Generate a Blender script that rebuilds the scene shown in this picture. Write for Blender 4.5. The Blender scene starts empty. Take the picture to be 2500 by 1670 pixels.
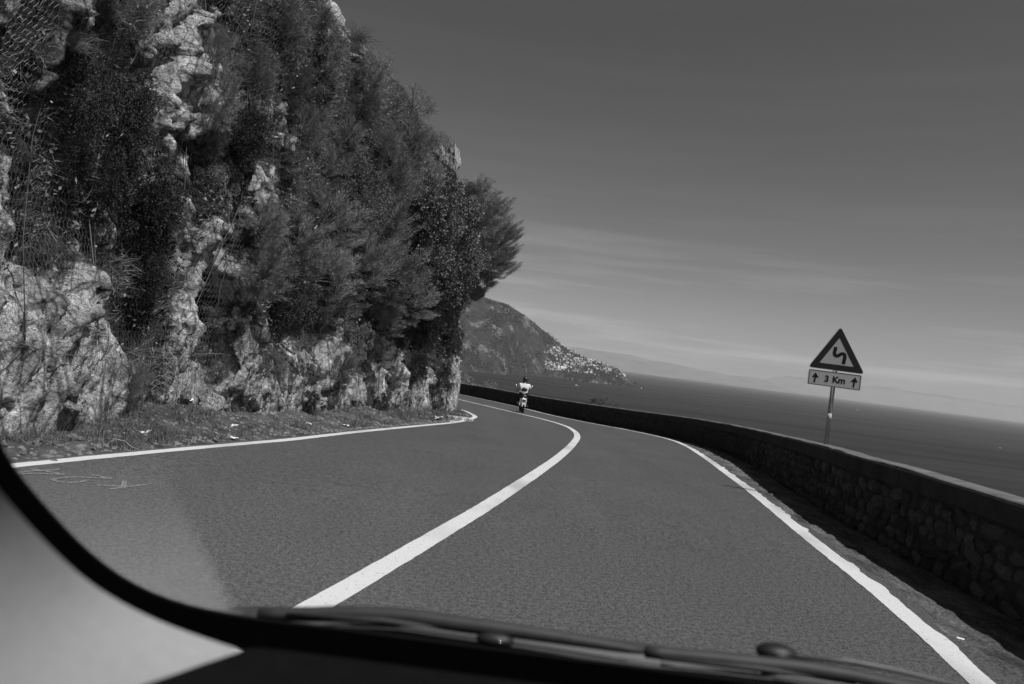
import bpy, bmesh, math, random
import numpy as np
from mathutils import Vector, Matrix

# ------------------------------------------------------------------ camera, sky, sun, exposure
SC = bpy.context.scene
COL = SC.collection
FPX, CX, CY, EYE = 1944.0, 1250.0, 835.0, 1.45          # photo pixels (2500 wide), eye height
ROLL, PITCH = math.radians(7.4), math.atan(29 / 1944.0)
SUN_AZ, SUN_EL = math.radians(-36), math.radians(61)      # azimuth from +X towards +Y
SEA_Z = EYE - 80.0

cam = bpy.data.cameras.new('camera')
cam.sensor_width = 36.0
cam.lens = FPX / 2500.0 * 36.0
cam.clip_start = 0.02
cam.clip_end = 200000.0
cam.dof.use_dof = True
cam.dof.focus_distance = 15.0
cam.dof.aperture_fstop = 4.0
camo = bpy.data.objects.new('camera', cam)
COL.objects.link(camo)
_c, _s = math.cos(ROLL), math.sin(ROLL)
_cp, _sp = math.cos(PITCH), math.sin(PITCH)
def _pitch(v): return Vector((v[0], v[1] * _cp - v[2] * _sp, v[1] * _sp + v[2] * _cp))
_r, _u, _f = _pitch((_c, 0, _s)), _pitch((-_s, 0, _c)), _pitch((0, 1, 0))
_m = Matrix((_r, _u, -_f)).transposed().to_4x4()
_m.translation = Vector((0, 0, EYE))
camo.matrix_world = _m
SC.camera = camo

W = bpy.data.worlds.new('World')
SC.world = W
W.use_nodes = True
nt = W.node_tree
nt.nodes.clear()
sky = nt.nodes.new('ShaderNodeTexSky')
sky.sky_type = 'NISHITA'
sky.sun_disc = False
sky.sun_elevation = SUN_EL
sky.sun_rotation = math.radians(90) - SUN_AZ
sky.altitude = 80
sky.air_density = 1.0
sky.dust_density = 1.0
sky.ozone_density = 1.0
sep = nt.nodes.new('ShaderNodeSeparateColor')             # black-and-white film behind a red filter: the red channel
nt.links.new(sky.outputs[0], sep.inputs[0])
rm = nt.nodes.new('ShaderNodeMath'); rm.operation = 'MULTIPLY'; rm.inputs[1].default_value = 1.36
nt.links.new(sep.outputs[0], rm.inputs[0])
bm_ = nt.nodes.new('ShaderNodeMath'); bm_.operation = 'MULTIPLY'; bm_.inputs[1].default_value = 0.22
nt.links.new(sep.outputs[2], bm_.inputs[0])
fl = nt.nodes.new('ShaderNodeMath'); fl.operation = 'SUBTRACT'; fl.use_clamp = False
nt.links.new(rm.outputs[0], fl.inputs[0]); nt.links.new(bm_.outputs[0], fl.inputs[1])
fm = nt.nodes.new('ShaderNodeMath'); fm.operation = 'MAXIMUM'; fm.inputs[1].default_value = 0.0
nt.links.new(fl.outputs[0], fm.inputs[0])
tc = nt.nodes.new('ShaderNodeTexCoord')                   # thin cirrus streaks
mp = nt.nodes.new('ShaderNodeMapping')
mp.inputs['Scale'].default_value = (2.0, 2.0, 34.0)
mp.inputs['Rotation'].default_value = (0.05, 0.03, 0.4)
nt.links.new(tc.outputs['Generated'], mp.inputs[0])
nz = nt.nodes.new('ShaderNodeTexNoise')
nz.inputs['Scale'].default_value = 1.3
nz.inputs['Detail'].default_value = 5
nz.inputs['Roughness'].default_value = 0.55
nt.links.new(mp.outputs[0], nz.inputs['Vector'])
rg = nt.nodes.new('ShaderNodeMapRange')
rg.inputs[1].default_value, rg.inputs[2].default_value = 0.47, 0.72
rg.inputs[3].default_value, rg.inputs[4].default_value = 1.0, 1.55
nt.links.new(nz.outputs[0], rg.inputs[0])
mu = nt.nodes.new('ShaderNodeMath'); mu.operation = 'MULTIPLY'
nt.links.new(fm.outputs[0], mu.inputs[0]); nt.links.new(rg.outputs[0], mu.inputs[1])
sx_ = nt.nodes.new('ShaderNodeSeparateXYZ'); nt.links.new(tc.outputs['Generated'], sx_.inputs[0])
lo_ = nt.nodes.new('ShaderNodeMapRange'); lo_.interpolation_type = 'SMOOTHSTEP'
lo_.inputs[1].default_value, lo_.inputs[2].default_value, lo_.inputs[3].default_value, lo_.inputs[4].default_value = 0.06, 0.24, 1.0, 0.18
nt.links.new(sx_.outputs[2], lo_.inputs[0])
cl_ = nt.nodes.new('ShaderNodeMath'); cl_.operation = 'SUBTRACT'; cl_.inputs[1].default_value = 1.0; nt.links.new(rg.outputs[0], cl_.inputs[0])
ca_ = nt.nodes.new('ShaderNodeMath'); ca_.operation = 'MULTIPLY_ADD'; nt.links.new(cl_.outputs[0], ca_.inputs[0]); nt.links.new(lo_.outputs[0], ca_.inputs[1]); ca_.inputs[2].default_value = 1.0
nt.links.new(ca_.outputs[0], mu.inputs[1])
bg = nt.nodes.new('ShaderNodeBackground')
bg.inputs[1].default_value = 0.066
nt.links.new(mu.outputs[0], bg.inputs[0])
wo = nt.nodes.new('ShaderNodeOutputWorld')
nt.links.new(bg.outputs[0], wo.inputs[0])

sl = bpy.data.lights.new('sun', 'SUN')
sl.energy = 5.0
sl.angle = math.radians(0.5)
sl.color = (1, 1, 1)
slo = bpy.data.objects.new('sun', sl)
COL.objects.link(slo)
TO_SUN = Vector((math.cos(SUN_EL) * math.cos(SUN_AZ), math.cos(SUN_EL) * math.sin(SUN_AZ), math.sin(SUN_EL)))
slo.rotation_euler = (-TO_SUN).to_track_quat('-Z', 'Y').to_euler()
slo.location = (30, -10, 40)

SC.view_settings.view_transform = 'Standard'
SC.view_settings.look = 'None'
SC.view_settings.gamma = 1.0
SC.view_settings.exposure = 0.0
SC.view_settings.use_curve_mapping = False
SC.cycles.use_denoising = True
SC.cycles.max_bounces = 5
SC.cycles.diffuse_bounces = 3
SC.cycles.glossy_bounces = 2
SC.cycles.transmission_bounces = 3
SC.cycles.transparent_max_bounces = 8
SC.cycles.volume_bounces = 0
SC.cycles.sample_clamp_indirect = 4

RNG = np.random.default_rng(7)
random.seed(7)

# ------------------------------------------------------------------ layout helpers
def ray(x, y):
    u, v = x - CX, CY - y
    U, V = u * _c - v * _s, u * _s + v * _c
    return np.array([U, FPX * _cp - V * _sp, FPX * _sp + V * _cp]) / FPX
def at(x, y, Y):
    r = ray(x, y)
    return r * (Y / r[1]) + np.array([0, 0, EYE])
def gz(Y):
    t = np.maximum(np.asarray(Y, float) - 6, 0)
    return -0.04 * (t - 3 * (1 - np.exp(-t / 3)))
def on_ground(x, y, dz=0.0):
    r = ray(x, y); Y = 5.0
    for _ in range(120):
        Y = 0.5 * Y + 0.5 * (gz(Y) + dz - EYE) / r[2] * r[1]
    return r * (Y / r[1]) + np.array([0, 0, EYE])
def project(P):
    P = np.asarray(P, float) - np.array([0, 0, EYE])
    X, Yd, Z = P[..., 0], P[..., 1] * _cp + P[..., 2] * _sp, -P[..., 1] * _sp + P[..., 2] * _cp
    Yd = np.where(Yd < 0.01, 0.01, Yd)
    U, V = X / Yd * FPX, Z / Yd * FPX
    return CX + U * _c + V * _s, CY - (-U * _s + V * _c), Yd

# ------------------------------------------------------------------ noise (numpy)
def _hash(*a):
    h = np.zeros(np.broadcast(*a).shape, np.uint32) + np.uint32(2166136261)
    with np.errstate(over='ignore'):
        for i, v in enumerate(a):
            h = (h ^ np.asarray(v).astype(np.int64).astype(np.uint32)) * np.uint32(16777619 + 2 * i * 7919)
            h ^= h >> np.uint32(13)
            h = h * np.uint32(0x5bd1e995)
            h ^= h >> np.uint32(15)
    return h.astype(np.float64) / 4294967295.0
def vnoise(x, y, z, seed=0):
    ix, iy, iz = np.floor(x), np.floor(y), np.floor(z)
    fx, fy, fz = x - ix, y - iy, z - iz
    fx, fy, fz = [f * f * f * (f * (f * 6 - 15) + 10) for f in (fx, fy, fz)]
    def c(a, b, d): return _hash(ix + a, iy + b, iz + d, np.full(1, seed))
    x00 = c(0, 0, 0) * (1 - fx) + c(1, 0, 0) * fx
    x10 = c(0, 1, 0) * (1 - fx) + c(1, 1, 0) * fx
    x01 = c(0, 0, 1) * (1 - fx) + c(1, 0, 1) * fx
    x11 = c(0, 1, 1) * (1 - fx) + c(1, 1, 1) * fx
    return ((x00 * (1 - fy) + x10 * fy) * (1 - fz) + (x01 * (1 - fy) + x11 * fy) * fz) * 2 - 1
def fbm(x, y, z, octv=4, seed=0, gain=0.5):
    a, s, f = 1.0, 0.0, 1.0
    for i in range(octv):
        s = s + a * vnoise(x * f, y * f, z * f, seed + i)
        a *= gain; f *= 2.03
    return s
def voronoi2(x, y, seed):
    ix, iy = np.floor(x), np.floor(y)
    f1 = np.full(x.shape, 9.0); f2 = np.full(x.shape, 9.0)
    cx = np.zeros(x.shape); cy = np.zeros(x.shape); ca = np.zeros(x.shape); cb = np.zeros(x.shape)
    sd = np.full(1, seed)
    for a in (-1, 0, 1):
        for b in (-1, 0, 1):
            gx, gy = ix + a, iy + b
            px = gx + _hash(gx, gy, sd); py = gy + _hash(gx, gy, sd + 1)
            d = np.hypot(px - x, py - y)
            n = d < f1
            f2 = np.where(n, f1, np.minimum(f2, d))
            cx = np.where(n, px, cx); cy = np.where(n, py, cy)
            ca = np.where(n, _hash(gx, gy, sd + 2), ca); cb = np.where(n, _hash(gx, gy, sd + 3), cb)
            f1 = np.where(n, d, f1)
    return f1, f2, x - cx, y - cy, ca, cb
def spline(pts, smooth=0.9):
    p = np.array(sorted(pts), float)
    Y = np.arange(p[0, 0] - 4, p[-1, 0] + 4, 0.1)
    x = np.interp(Y, p[:, 0], p[:, 1])
    lo, hi = (p[1, 1] - p[0, 1]) / (p[1, 0] - p[0, 0]), (p[-1, 1] - p[-2, 1]) / (p[-1, 0] - p[-2, 0])
    x = np.where(Y < p[0, 0], p[0, 1] + (Y - p[0, 0]) * lo, x)
    x = np.where(Y > p[-1, 0], p[-1, 1] + (Y - p[-1, 0]) * hi, x)
    k = np.exp(-0.5 * (np.arange(-30, 31) * 0.1 / smooth) ** 2); k /= k.sum()
    xp = np.pad(x, 30, mode='reflect', reflect_type='odd')
    x = np.convolve(xp, k, 'valid')
    return lambda q: np.interp(q, Y, x)

# ------------------------------------------------------------------ mesh helpers
def mesh(name, V, F, smooth=False):
    V = np.asarray(V, np.float32).reshape(-1, 3)
    me = bpy.data.meshes.new(name)
    if isinstance(F, np.ndarray):
        n = F.shape[1]; idx = F.astype(np.int32).ravel(); cnt = np.full(len(F), n, np.int32)
    else:
        idx = np.array([i for f in F for i in f], np.int32); cnt = np.array([len(f) for f in F], np.int32)
    me.vertices.add(len(V)); me.vertices.foreach_set('co', V.ravel())
    me.loops.add(len(idx)); me.loops.foreach_set('vertex_index', idx)
    st = np.zeros(len(cnt), np.int32); st[1:] = np.cumsum(cnt)[:-1]
    me.polygons.add(len(cnt)); me.polygons.foreach_set('loop_start', st); me.polygons.foreach_set('loop_total', cnt)
    me.update(calc_edges=True)
    me.polygons.foreach_set('use_smooth', np.full(len(cnt), bool(smooth)))
    return me
def obj(name, me, m=None, parent=None):
    o = bpy.data.objects.new(name, me)
    COL.objects.link(o)
    if m is not None and me is not None and not me.materials: me.materials.append(m)
    if parent is not None: o.parent = parent
    return o
def tag(o, label=None, cat=None, group=None, kind=None):
    if label: o['label'] = label
    if cat: o['category'] = cat
    if group: o['group'] = group
    if kind: o['kind'] = kind
    return o
def empty(name, loc=(0, 0, 0), rz=0.0):
    o = bpy.data.objects.new(name, None); COL.objects.link(o)
    o.location = loc; o.rotation_euler = (0, 0, rz)
    o.empty_display_size = 0.1
    return o
def grid_faces(nu, nv):
    i = np.arange(nu - 1)[:, None] * nv + np.arange(nv - 1)[None, :]
    i = i.ravel()
    return np.stack([i, i + nv, i + nv + 1, i + 1], 1)
class MB:
    def __init__(s): s.V = []; s.F = []
    def add(s, V, F):
        o = len(s.V); s.V += [tuple(v) for v in V]; s.F += [tuple(o + i for i in f) for f in F]
    def box(s, c, d, M=None, taper=1.0):
        x, y, z = d[0] / 2, d[1] / 2, d[2] / 2
        V = [Vector(((-x if a in (0, 3) else x) * (taper if t else 1), (-y if a < 2 else y) * (taper if t else 1), z if t else -z)) for t in (0, 1) for a in range(4)]
        if M is not None: V = [M @ v for v in V]
        s.add([v + Vector(c) for v in V], [(3, 2, 1, 0), (4, 5, 6, 7), (0, 1, 5, 4), (1, 2, 6, 5), (2, 3, 7, 6), (3, 0, 4, 7)])
    def tube(s, P, R, n=8, cap=True):
        P = [Vector(p) for p in P]
        if not hasattr(R, '__len__'): R = [R] * len(P)
        rings = []; prev = None
        for i, p in enumerate(P):
            t = (P[min(i + 1, len(P) - 1)] - P[max(i - 1, 0)]).normalized()
            a = prev if prev is not None else (Vector((0, 0, 1)) if abs(t.z) < 0.9 else Vector((1, 0, 0)))
            a = (a - t * a.dot(t)).normalized(); b = t.cross(a); prev = a
            rings.append([p + (a * math.cos(k * 2 * math.pi / n) + b * math.sin(k * 2 * math.pi / n)) * R[i] for k in range(n)])
        V = [v for r in rings for v in r]
        F = [(i * n + k, i * n + (k + 1) % n, (i + 1) * n + (k + 1) % n, (i + 1) * n + k) for i in range(len(P) - 1) for k in range(n)]
        if cap: F += [tuple(reversed(range(n))), tuple((len(P) - 1) * n + k for k in range(n))]
        s.add(V, F)
    def ball(s, c, r, nu=12, nv=8, M=None):
        r = r if hasattr(r, '__len__') else (r, r, r)
        V = []
        for j in range(nv + 1):
            t = math.pi * j / nv
            for i in range(nu):
                p = 2 * math.pi * i / nu
                v = Vector((r[0] * math.sin(t) * math.cos(p), r[1] * math.sin(t) * math.sin(p), r[2] * math.cos(t)))
                if M is not None: v = M @ v
                V.append(v + Vector(c))
        F = [(j * nu + i, (j + 1) * nu + i, (j + 1) * nu + (i + 1) % nu, j * nu + (i + 1) % nu) for j in range(nv) for i in range(nu)]
        s.add(V, F)
    def prism(s, poly, y0, y1):     # polygon in x,z extruded along y
        n = len(poly)
        V = [(p[0], y0, p[1]) for p in poly] + [(p[0], y1, p[1]) for p in poly]
        F = [tuple(range(n)), tuple(reversed(range(n, 2 * n)))] + [(i, n + i, n + (i + 1) % n, (i + 1) % n) for i in range(n)]
        s.add(V, F)
    def build(s, name, m, parent=None, smooth=False, bevel=0.0):
        me = mesh(name, s.V, s.F, smooth)
        b = bmesh.new(); b.from_mesh(me); bmesh.ops.recalc_face_normals(b, faces=b.faces); b.to_mesh(me); b.free()
        o = obj(name, me, m, parent)
        if bevel:
            bv = o.modifiers.new('bevel', 'BEVEL'); bv.width = bevel; bv.segments = 2; bv.limit_method = 'ANGLE'
        return o

# ------------------------------------------------------------------ materials (all greys: the photograph is black and white)
class MAT:
    def __init__(s, name, base=0.2, rough=0.7, spec=0.3, metal=0.0):
        s.m = bpy.data.materials.new(name); s.m.use_nodes = True
        s.t = s.m.node_tree; s.b = s.t.nodes['Principled BSDF']
        s.b.inputs['Base Color'].default_value = (base, base, base, 1)
        s.b.inputs['Roughness'].default_value = rough
        s.b.inputs['Specular IOR Level'].default_value = spec
        s.b.inputs['Metallic'].default_value = metal
        s._tc = None
    def n(s, ty, **k):
        nd = s.t.nodes.new('ShaderNode' + ty)
        for a, v in k.items():
            if a.startswith('i_'): nd.inputs[a[2:].replace('_', ' ')].default_value = v
            else: setattr(nd, a, v)
        return nd
    def l(s, a, b): s.t.links.new(a, b); return s
    def co(s, scale=(1, 1, 1), kind='Object'):
        if s._tc is None: s._tc = s.n('TexCoord')
        if scale == (1, 1, 1): return s._tc.outputs[kind]
        m = s.n('Mapping'); m.inputs['Scale'].default_value = scale
        s.l(s._tc.outputs[kind], m.inputs[0]); return m.outputs[0]
    def noise(s, sc, det=4, ro=0.55, scale=(1, 1, 1), dist=0.0, kind='Object'):
        nd = s.n('TexNoise'); s.l(s.co(scale, kind), nd.inputs['Vector'])
        nd.inputs['Scale'].default_value = sc; nd.inputs['Detail'].default_value = det
        nd.inputs['Roughness'].default_value = ro; nd.inputs['Distortion'].default_value = dist
        return nd.outputs[0]
    def vor(s, sc, scale=(1, 1, 1), feat='F1'):
        nd = s.n('TexVoronoi'); nd.feature = feat; s.l(s.co(scale), nd.inputs['Vector']); nd.inputs['Scale'].default_value = sc
        return nd.outputs[0]
    def rng(s, v, a, b, c, d):
        nd = s.n('MapRange'); nd.inputs[1].default_value = a; nd.inputs[2].default_value = b
        nd.inputs[3].default_value = c; nd.inputs[4].default_value = d
        s.l(v, nd.inputs[0]); return nd.outputs[0]
    def op(s, o, a, b):
        nd = s.n('Math'); nd.operation = o
        for i, v in enumerate((a, b)):
            if isinstance(v, (int, float)): nd.inputs[i].default_value = v
            else: s.l(v, nd.inputs[i])
        return nd.outputs[0]
    def mix(s, f, a, b):
        nd = s.n('Mix'); nd.data_type = 'FLOAT'
        for k, v in ((0, f), (2, a), (3, b)):
            if isinstance(v, (int, float)): nd.inputs[k].default_value = v
            else: s.l(v, nd.inputs[k])
        return nd.outputs[0]
    def base(s, v): s.l(v, s.b.inputs['Base Color']); return s
    def rough(s, v): s.l(v, s.b.inputs['Roughness']); return s
    def bump(s, v, st=0.5, d=0.01):
        nd = s.n('Bump'); nd.inputs['Strength'].default_value = st; nd.inputs['Distance'].default_value = d
        s.l(v, nd.inputs['Height']); s.l(nd.outputs[0], s.b.inputs['Normal']); return s

def mk_asphalt():
    a = MAT('asphalt', 0.075, 0.75, 0.35)
    g = a.rng(a.op('ADD', a.op('MULTIPLY', a.noise(72, 2, 0.8), 0.5), a.op('MULTIPLY', a.noise(28, 3, 0.85), 0.5)), 0.45, 0.55, 0.002, 0.080)
    sp = a.rng(a.vor(120), 0.0, 0.25, 1.9, 1.0)
    a.b.inputs['Sheen Weight'].default_value = 0.26; a.b.inputs['Sheen Roughness'].default_value = 0.45
    mo = a.op('MULTIPLY', a.rng(a.noise(0.55, 4), 0.3, 0.7, 0.86, 1.14), a.rng(a.noise(1.0, 3, 0.5, (1.1, 0.09, 1)), 0.3, 0.7, 0.84, 1.12))
    a.base(a.op('MULTIPLY', a.op('MULTIPLY', g, sp), mo))
    a.bump(a.noise(75, 4, 0.75), 0.8, 0.014)
    return a.m
def mk_paint(v=0.55, name='road_paint', wear=0.61):
    a = MAT(name, v, 0.6, 0.3)
    w = a.rng(a.noise(38, 5, 0.7), wear, wear + 0.07, 0, 1)
    st = a.rng(a.noise(0.9, 3, 0.6, (1, 0.35, 1)), 0.48, 0.62, 1.0, 0.70)
    fine = a.rng(a.noise(60, 3), 0.3, 0.7, 0.93, 1.05)
    a.base(a.mix(w, a.op('MULTIPLY', a.op('MULTIPLY', st, fine), v), 0.12))
    a.bump(a.noise(85, 3, 0.7), 0.3, 0.008)
    return a.m
def mk_chalk():
    a = MAT('chalk_paint', 0.3, 0.8, 0.2)
    w = a.rng(a.noise(55, 4, 0.7), 0.42, 0.56, 0, 1)
    a.base(a.mix(w, 0.24, 0.08))
    return a.m
def mk_rock(name='limestone', lo=0.50, hi=0.86, soil=True):
    a = MAT(name, 0.35, 0.85, 0.15)
    big = a.op('MULTIPLY', a.rng(a.noise(0.7, 5, 0.6, (1, 1, 0.45)), 0.35, 0.68, lo, hi), a.rng(a.noise(2.4, 5, 0.65, (1.5, 1.5, 0.16)), 0.34, 0.58, 0.5, 1.0))
    mid = a.rng(a.noise(6, 6, 0.68), 0.3, 0.7, 0.5, 1.25)
    pit = a.rng(a.noise(23, 4, 0.7), 0.36, 0.52, 0.42, 1.0)
    cr = a.op('MULTIPLY', a.rng(a.vor(4.2, (1, 1, 0.6), 'DISTANCE_TO_EDGE'), 0.0, 0.06, 0.35, 1.0), a.rng(a.vor(1.7, (1.4, 1.4, 0.5), 'DISTANCE_TO_EDGE'), 0.0, 0.05, 0.3, 1.0))
    c = a.op('MULTIPLY', a.op('MULTIPLY', a.op('MULTIPLY', big, mid), pit), cr)
    if soil:
        at_ = a.n('Attribute'); at_.attribute_name = 'rock'
        f = a.op('ADD', at_.outputs['Fac'], a.op('MULTIPLY', a.op('SUBTRACT', a.noise(5, 5, 0.65), 0.5), 1.3))
        f = a.rng(f, 0.30, 0.50, 0, 1)
        so = a.rng(a.noise(9, 5, 0.7), 0.3, 0.75, 0.018, 0.08)
        c = a.mix(f, so, c)
    a.base(c)
    h = a.op('ADD', a.op('MULTIPLY', a.noise(9, 6, 0.7), 1.0), a.op('MULTIPLY', a.noise(40, 4, 0.7), 0.35))
    a.bump(h, 1.0, 0.09)
    return a.m
def mk_simple(name, v, rough=0.7, spec=0.3, var=0.2, sc=8, bump=0.0, metal=0.0, bsc=30, bd=0.01):
    a = MAT(name, v, rough, spec, metal)
    a.base(a.rng(a.noise(sc, 5, 0.6), 0.28, 0.72, v * (1 - var), v * (1 + var)))
    if bump: a.bump(a.noise(bsc, 4, 0.65), bump, bd)
    return a.m
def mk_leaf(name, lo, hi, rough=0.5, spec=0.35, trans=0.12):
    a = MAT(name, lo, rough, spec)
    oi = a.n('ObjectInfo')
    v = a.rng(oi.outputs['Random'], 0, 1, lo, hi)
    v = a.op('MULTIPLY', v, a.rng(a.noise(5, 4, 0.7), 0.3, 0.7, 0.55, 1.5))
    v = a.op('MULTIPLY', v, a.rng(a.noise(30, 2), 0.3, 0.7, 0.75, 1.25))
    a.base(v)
    if trans:
        tr = a.n('BsdfTranslucent'); a.l(v, tr.inputs[0])
        mx = a.n('MixShader'); mx.inputs[0].default_value = trans
        a.l(a.b.outputs[0], mx.inputs[1]); a.l(tr.outputs[0], mx.inputs[2])
        a.l(mx.outputs[0], a.t.nodes['Material Output'].inputs[0])
    return a.m
def mk_verge():
    a = MAT('verge_dirt', 0.1, 0.95, 0.1)
    v = a.rng(a.noise(3.5, 6, 0.7), 0.3, 0.72, 0.03, 0.13)
    v = a.op('MULTIPLY', v, a.rng(a.noise(40, 4, 0.75), 0.3, 0.7, 0.5, 1.6))
    a.base(v); a.bump(a.noise(26, 5, 0.75), 1.0, 0.04)
    return a.m
def mk_sea():
    a = MAT('sea_water', 0.012, 0.9, 0.0)
    a.base(a.rng(a.noise(0.0011, 5, 0.6, (0.5, 2.2, 1)), 0.35, 0.7, 0.010, 0.020))
    h = a.op('ADD', a.noise(0.07, 4, 0.6, (0.5, 1.3, 1)), a.op('MULTIPLY', a.noise(0.012, 3, 0.5, (0.4, 1.6, 1)), 2.0))
    a.bump(h, 0.55, 3.0)
    g = a.n('BsdfGlossy'); g.inputs['Roughness'].default_value = 0.35
    mx = a.n('MixShader'); a.l(a.rng(a.noise(0.004, 4, 0.6, (0.3, 2.4, 1)), 0.3, 0.7, 0.035, 0.12), mx.inputs[0])
    a.l(a.b.outputs[0], mx.inputs[1]); a.l(g.outputs[0], mx.inputs[2])
    a.l(mx.outputs[0], a.t.nodes['Material Output'].inputs[0])
    return a.m
def mk_headland():
    a = MAT('headland_slope', 0.06, 0.95, 0.05)
    n1 = a.noise(0.011, 7, 0.66, (1, 1, 0.8))
    n2 = a.noise(0.045, 6, 0.7)
    scrub = a.rng(n2, 0.3, 0.72, 0.02, 0.06)
    rockc = a.rng(n2, 0.3, 0.7, 0.10, 0.24)
    f = a.rng(a.op('ADD', n1, a.op('MULTIPLY', n2, 0.35)), 0.70, 0.82, 0, 1)
    a.base(a.mix(f, scrub, rockc)); a.bump(n2, 1.0, 14.0)
    return a.m

def mk_gutter():
    a = MAT('gutter_gravel', 0.1, 0.95, 0.1)
    v = a.rng(a.noise(2.4, 5, 0.65, (1.6, 0.5, 1)), 0.36, 0.62, 0.06, 0.18)
    v = a.op('MULTIPLY', v, a.rng(a.noise(34, 4, 0.75), 0.32, 0.68, 0.4, 1.7))
    a.base(v); a.bump(a.noise(30, 5, 0.75), 1.0, 0.05)
    return a.m
A_ASPH, A_PAINT, A_CHALK = mk_asphalt(), mk_paint(), mk_chalk()
A_ROCK, A_STONE = mk_rock(), mk_rock('loose_limestone', 0.55, 0.85, False)
A_VERGE = mk_verge()
A_LEAF = mk_leaf('shrub_leaf', 0.12, 0.23, 0.65, 0.15)
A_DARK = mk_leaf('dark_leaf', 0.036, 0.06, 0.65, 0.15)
A_IVY = mk_leaf('ivy_leaf', 0.10, 0.18, 0.5, 0.25, 0.08)
A_NEEDLE = mk_leaf('pine_needle', 0.15, 0.27, 0.65, 0.15, 0.1)
A_DRY = mk_leaf('dry_grass', 0.12, 0.22, 0.7, 0.2, 0.15)
A_SCRUB = mk_leaf('scrub_blade', 0.10, 0.19, 0.6, 0.25, 0.12)
A_BARK = mk_simple('bark', 0.11, 0.9, 0.1, 0.4, 12, 0.6)
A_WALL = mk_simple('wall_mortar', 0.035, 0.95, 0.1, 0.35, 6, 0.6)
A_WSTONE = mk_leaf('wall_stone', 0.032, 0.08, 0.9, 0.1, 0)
A_BAND = mk_simple('dark_band', 0.04, 0.95, 0.1, 0.4, 3, 0.6, bsc=25)  # front band of the coping, a darker grey than its top
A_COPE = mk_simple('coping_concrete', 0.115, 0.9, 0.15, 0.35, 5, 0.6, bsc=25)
A_STEEL = mk_simple('galvanised_wire', 0.12, 0.5, 0.4, 0.2, 30)
A_ROPE = mk_simple('steel_cable', 0.10, 0.55, 0.4, 0.2, 30)
A_SEA, A_HEAD = mk_sea(), mk_headland()
A_LITTER = mk_simple('white_litter', 0.72, 0.7, 0.2, 0.12, 20)

# ------------------------------------------------------------------ plan of the road (x as a function of distance y)
CENTRE = spline([(0, -1.95), (4.27, -0.83), (5.1, -0.62), (6.1, -0.38), (7.3, -0.09), (8.7, 0.18), (10.4, 0.50), (13, 0.95), (16.3, 1.45), (20.2, 1.96), (22.8, 2.17), (25.8, 2.21), (27.8, 2.0), (30.4, 1.5), (32.8, .74), (35.7, -.15), (39.2, -1.22), (43.2, -2.4), (50, -4.5), (60, -8), (76, -13)], 0.7)
RIGHT = spline([(0, 1.9), (4.4, 2.80), (5.2, 2.92), (5.85, 3.02), (7, 3.12), (7.8, 3.22), (9, 3.39), (10.3, 3.6), (12.5, 3.95), (14.6, 4.25), (17.2, 4.66), (20.3, 5.1), (22.9, 5.45), (26, 5.71), (27.7, 5.56), (29.4, 5.2), (31, 4.5), (33, 3.45), (35, 2.65), (37, 2.1), (39.8, 1.55), (44.2, .75), (48, -.25), (53.3, -1.71), (58.3, -3.1), (66, -5.5), (76, -9)], 0.7)
LEFT = spline([(0, -5.9), (6.64, -3.96), (8.03, -3.56), (10.76, -2.84), (13.36, -2.4), (16.9, -1.74), (19.6, -1.23), (21.6, -.99), (23.4, -.86), (24.8, -.82), (25.9, -.94), (28, -1.27), (29.5, -1.64), (33, -2.8), (39, -4.7), (48, -7.6), (60, -12), (76, -18)], 0.4)
WALLX = spline([(0, 3.55), (4, 3.70), (6, 3.82), (7.8, 3.98), (9.25, 4.14), (11, 4.43), (12.4, 4.69), (14.3, 5.02), (16, 5.36), (18, 5.68), (22, 6.2), (25, 6.3), (28, 6.1), (30, 5.55), (31.5, 4.9), (33, 4.0), (35, 3.25), (37.5, 2.55), (40, 1.95), (44, 1.1), (48, .1), (53, -1.3), (58, -2.7), (66, -5), (76, -8.3)], 0.6)
WALLH = spline([(0, .86), (6, .86), (8, .85), (11, .855), (16, .83), (22, .82), (28, .80), (31, .76), (40, .735), (46, .75), (53, .80), (58, .80), (76, .78)], 1.0)
CLIFFX = spline([(-6, -8.6), (2, -6.2), (5, -5.2), (7.5, -4.68), (8.3, -4.6), (9.6, -4.6), (11.4, -4.5), (12, -4.1), (13.3, -3.75), (15.4, -3.42), (17.6, -3.05), (20.8, -2.5), (23.5, -1.85), (25.2, -1.5), (26.5, -1.65), (29.3, -2.5), (32.5, -3.6), (38, -5.6), (46, -8.4), (60, -13)], 0.5)

def sheet(name, xa, xb, ys, nx, zf, m, parent=None):
    t = np.linspace(0, 1, nx)
    X = xa(ys)[:, None] * (1 - t) + xb(ys)[:, None] * t
    Yv = np.repeat(ys[:, None], nx, 1)
    Z = zf(X, Yv)
    V = np.stack([X, Yv, Z], -1)
    F = grid_faces(len(ys), nx)[:, ::-1]
    return obj(name, mesh(name, V, F, True), m, parent)
ys = np.concatenate([np.arange(-6, 32, 0.12), np.arange(32, 76, 0.4)])
road = sheet('road', lambda y: LEFT(y) - 0.16, lambda y: RIGHT(y) + 0.17 + 0.05 * vnoise(y * 1.7, y * 0, y * 0, 5) + 0.03 * vnoise(y * 6, y * 0, y * 0, 6), ys, 24, lambda X, Y: gz(Y), A_ASPH)
tag(road, 'grey asphalt road bending left round the cliff', kind='structure')
def vl(X, Y):
    d = np.clip((LEFT(Y) - 0.1 - X) / 1.0, 0, 1.6)
    return gz(Y) - 0.012 + 0.14 * d ** 1.5 + 0.035 * fbm(X * 3, Y * 3, X * 0, 4, 21) * np.clip(d * 3, 0, 1)
yv = np.concatenate([np.arange(-6, 32, 0.06), np.arange(32, 70, 0.5)])
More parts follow.
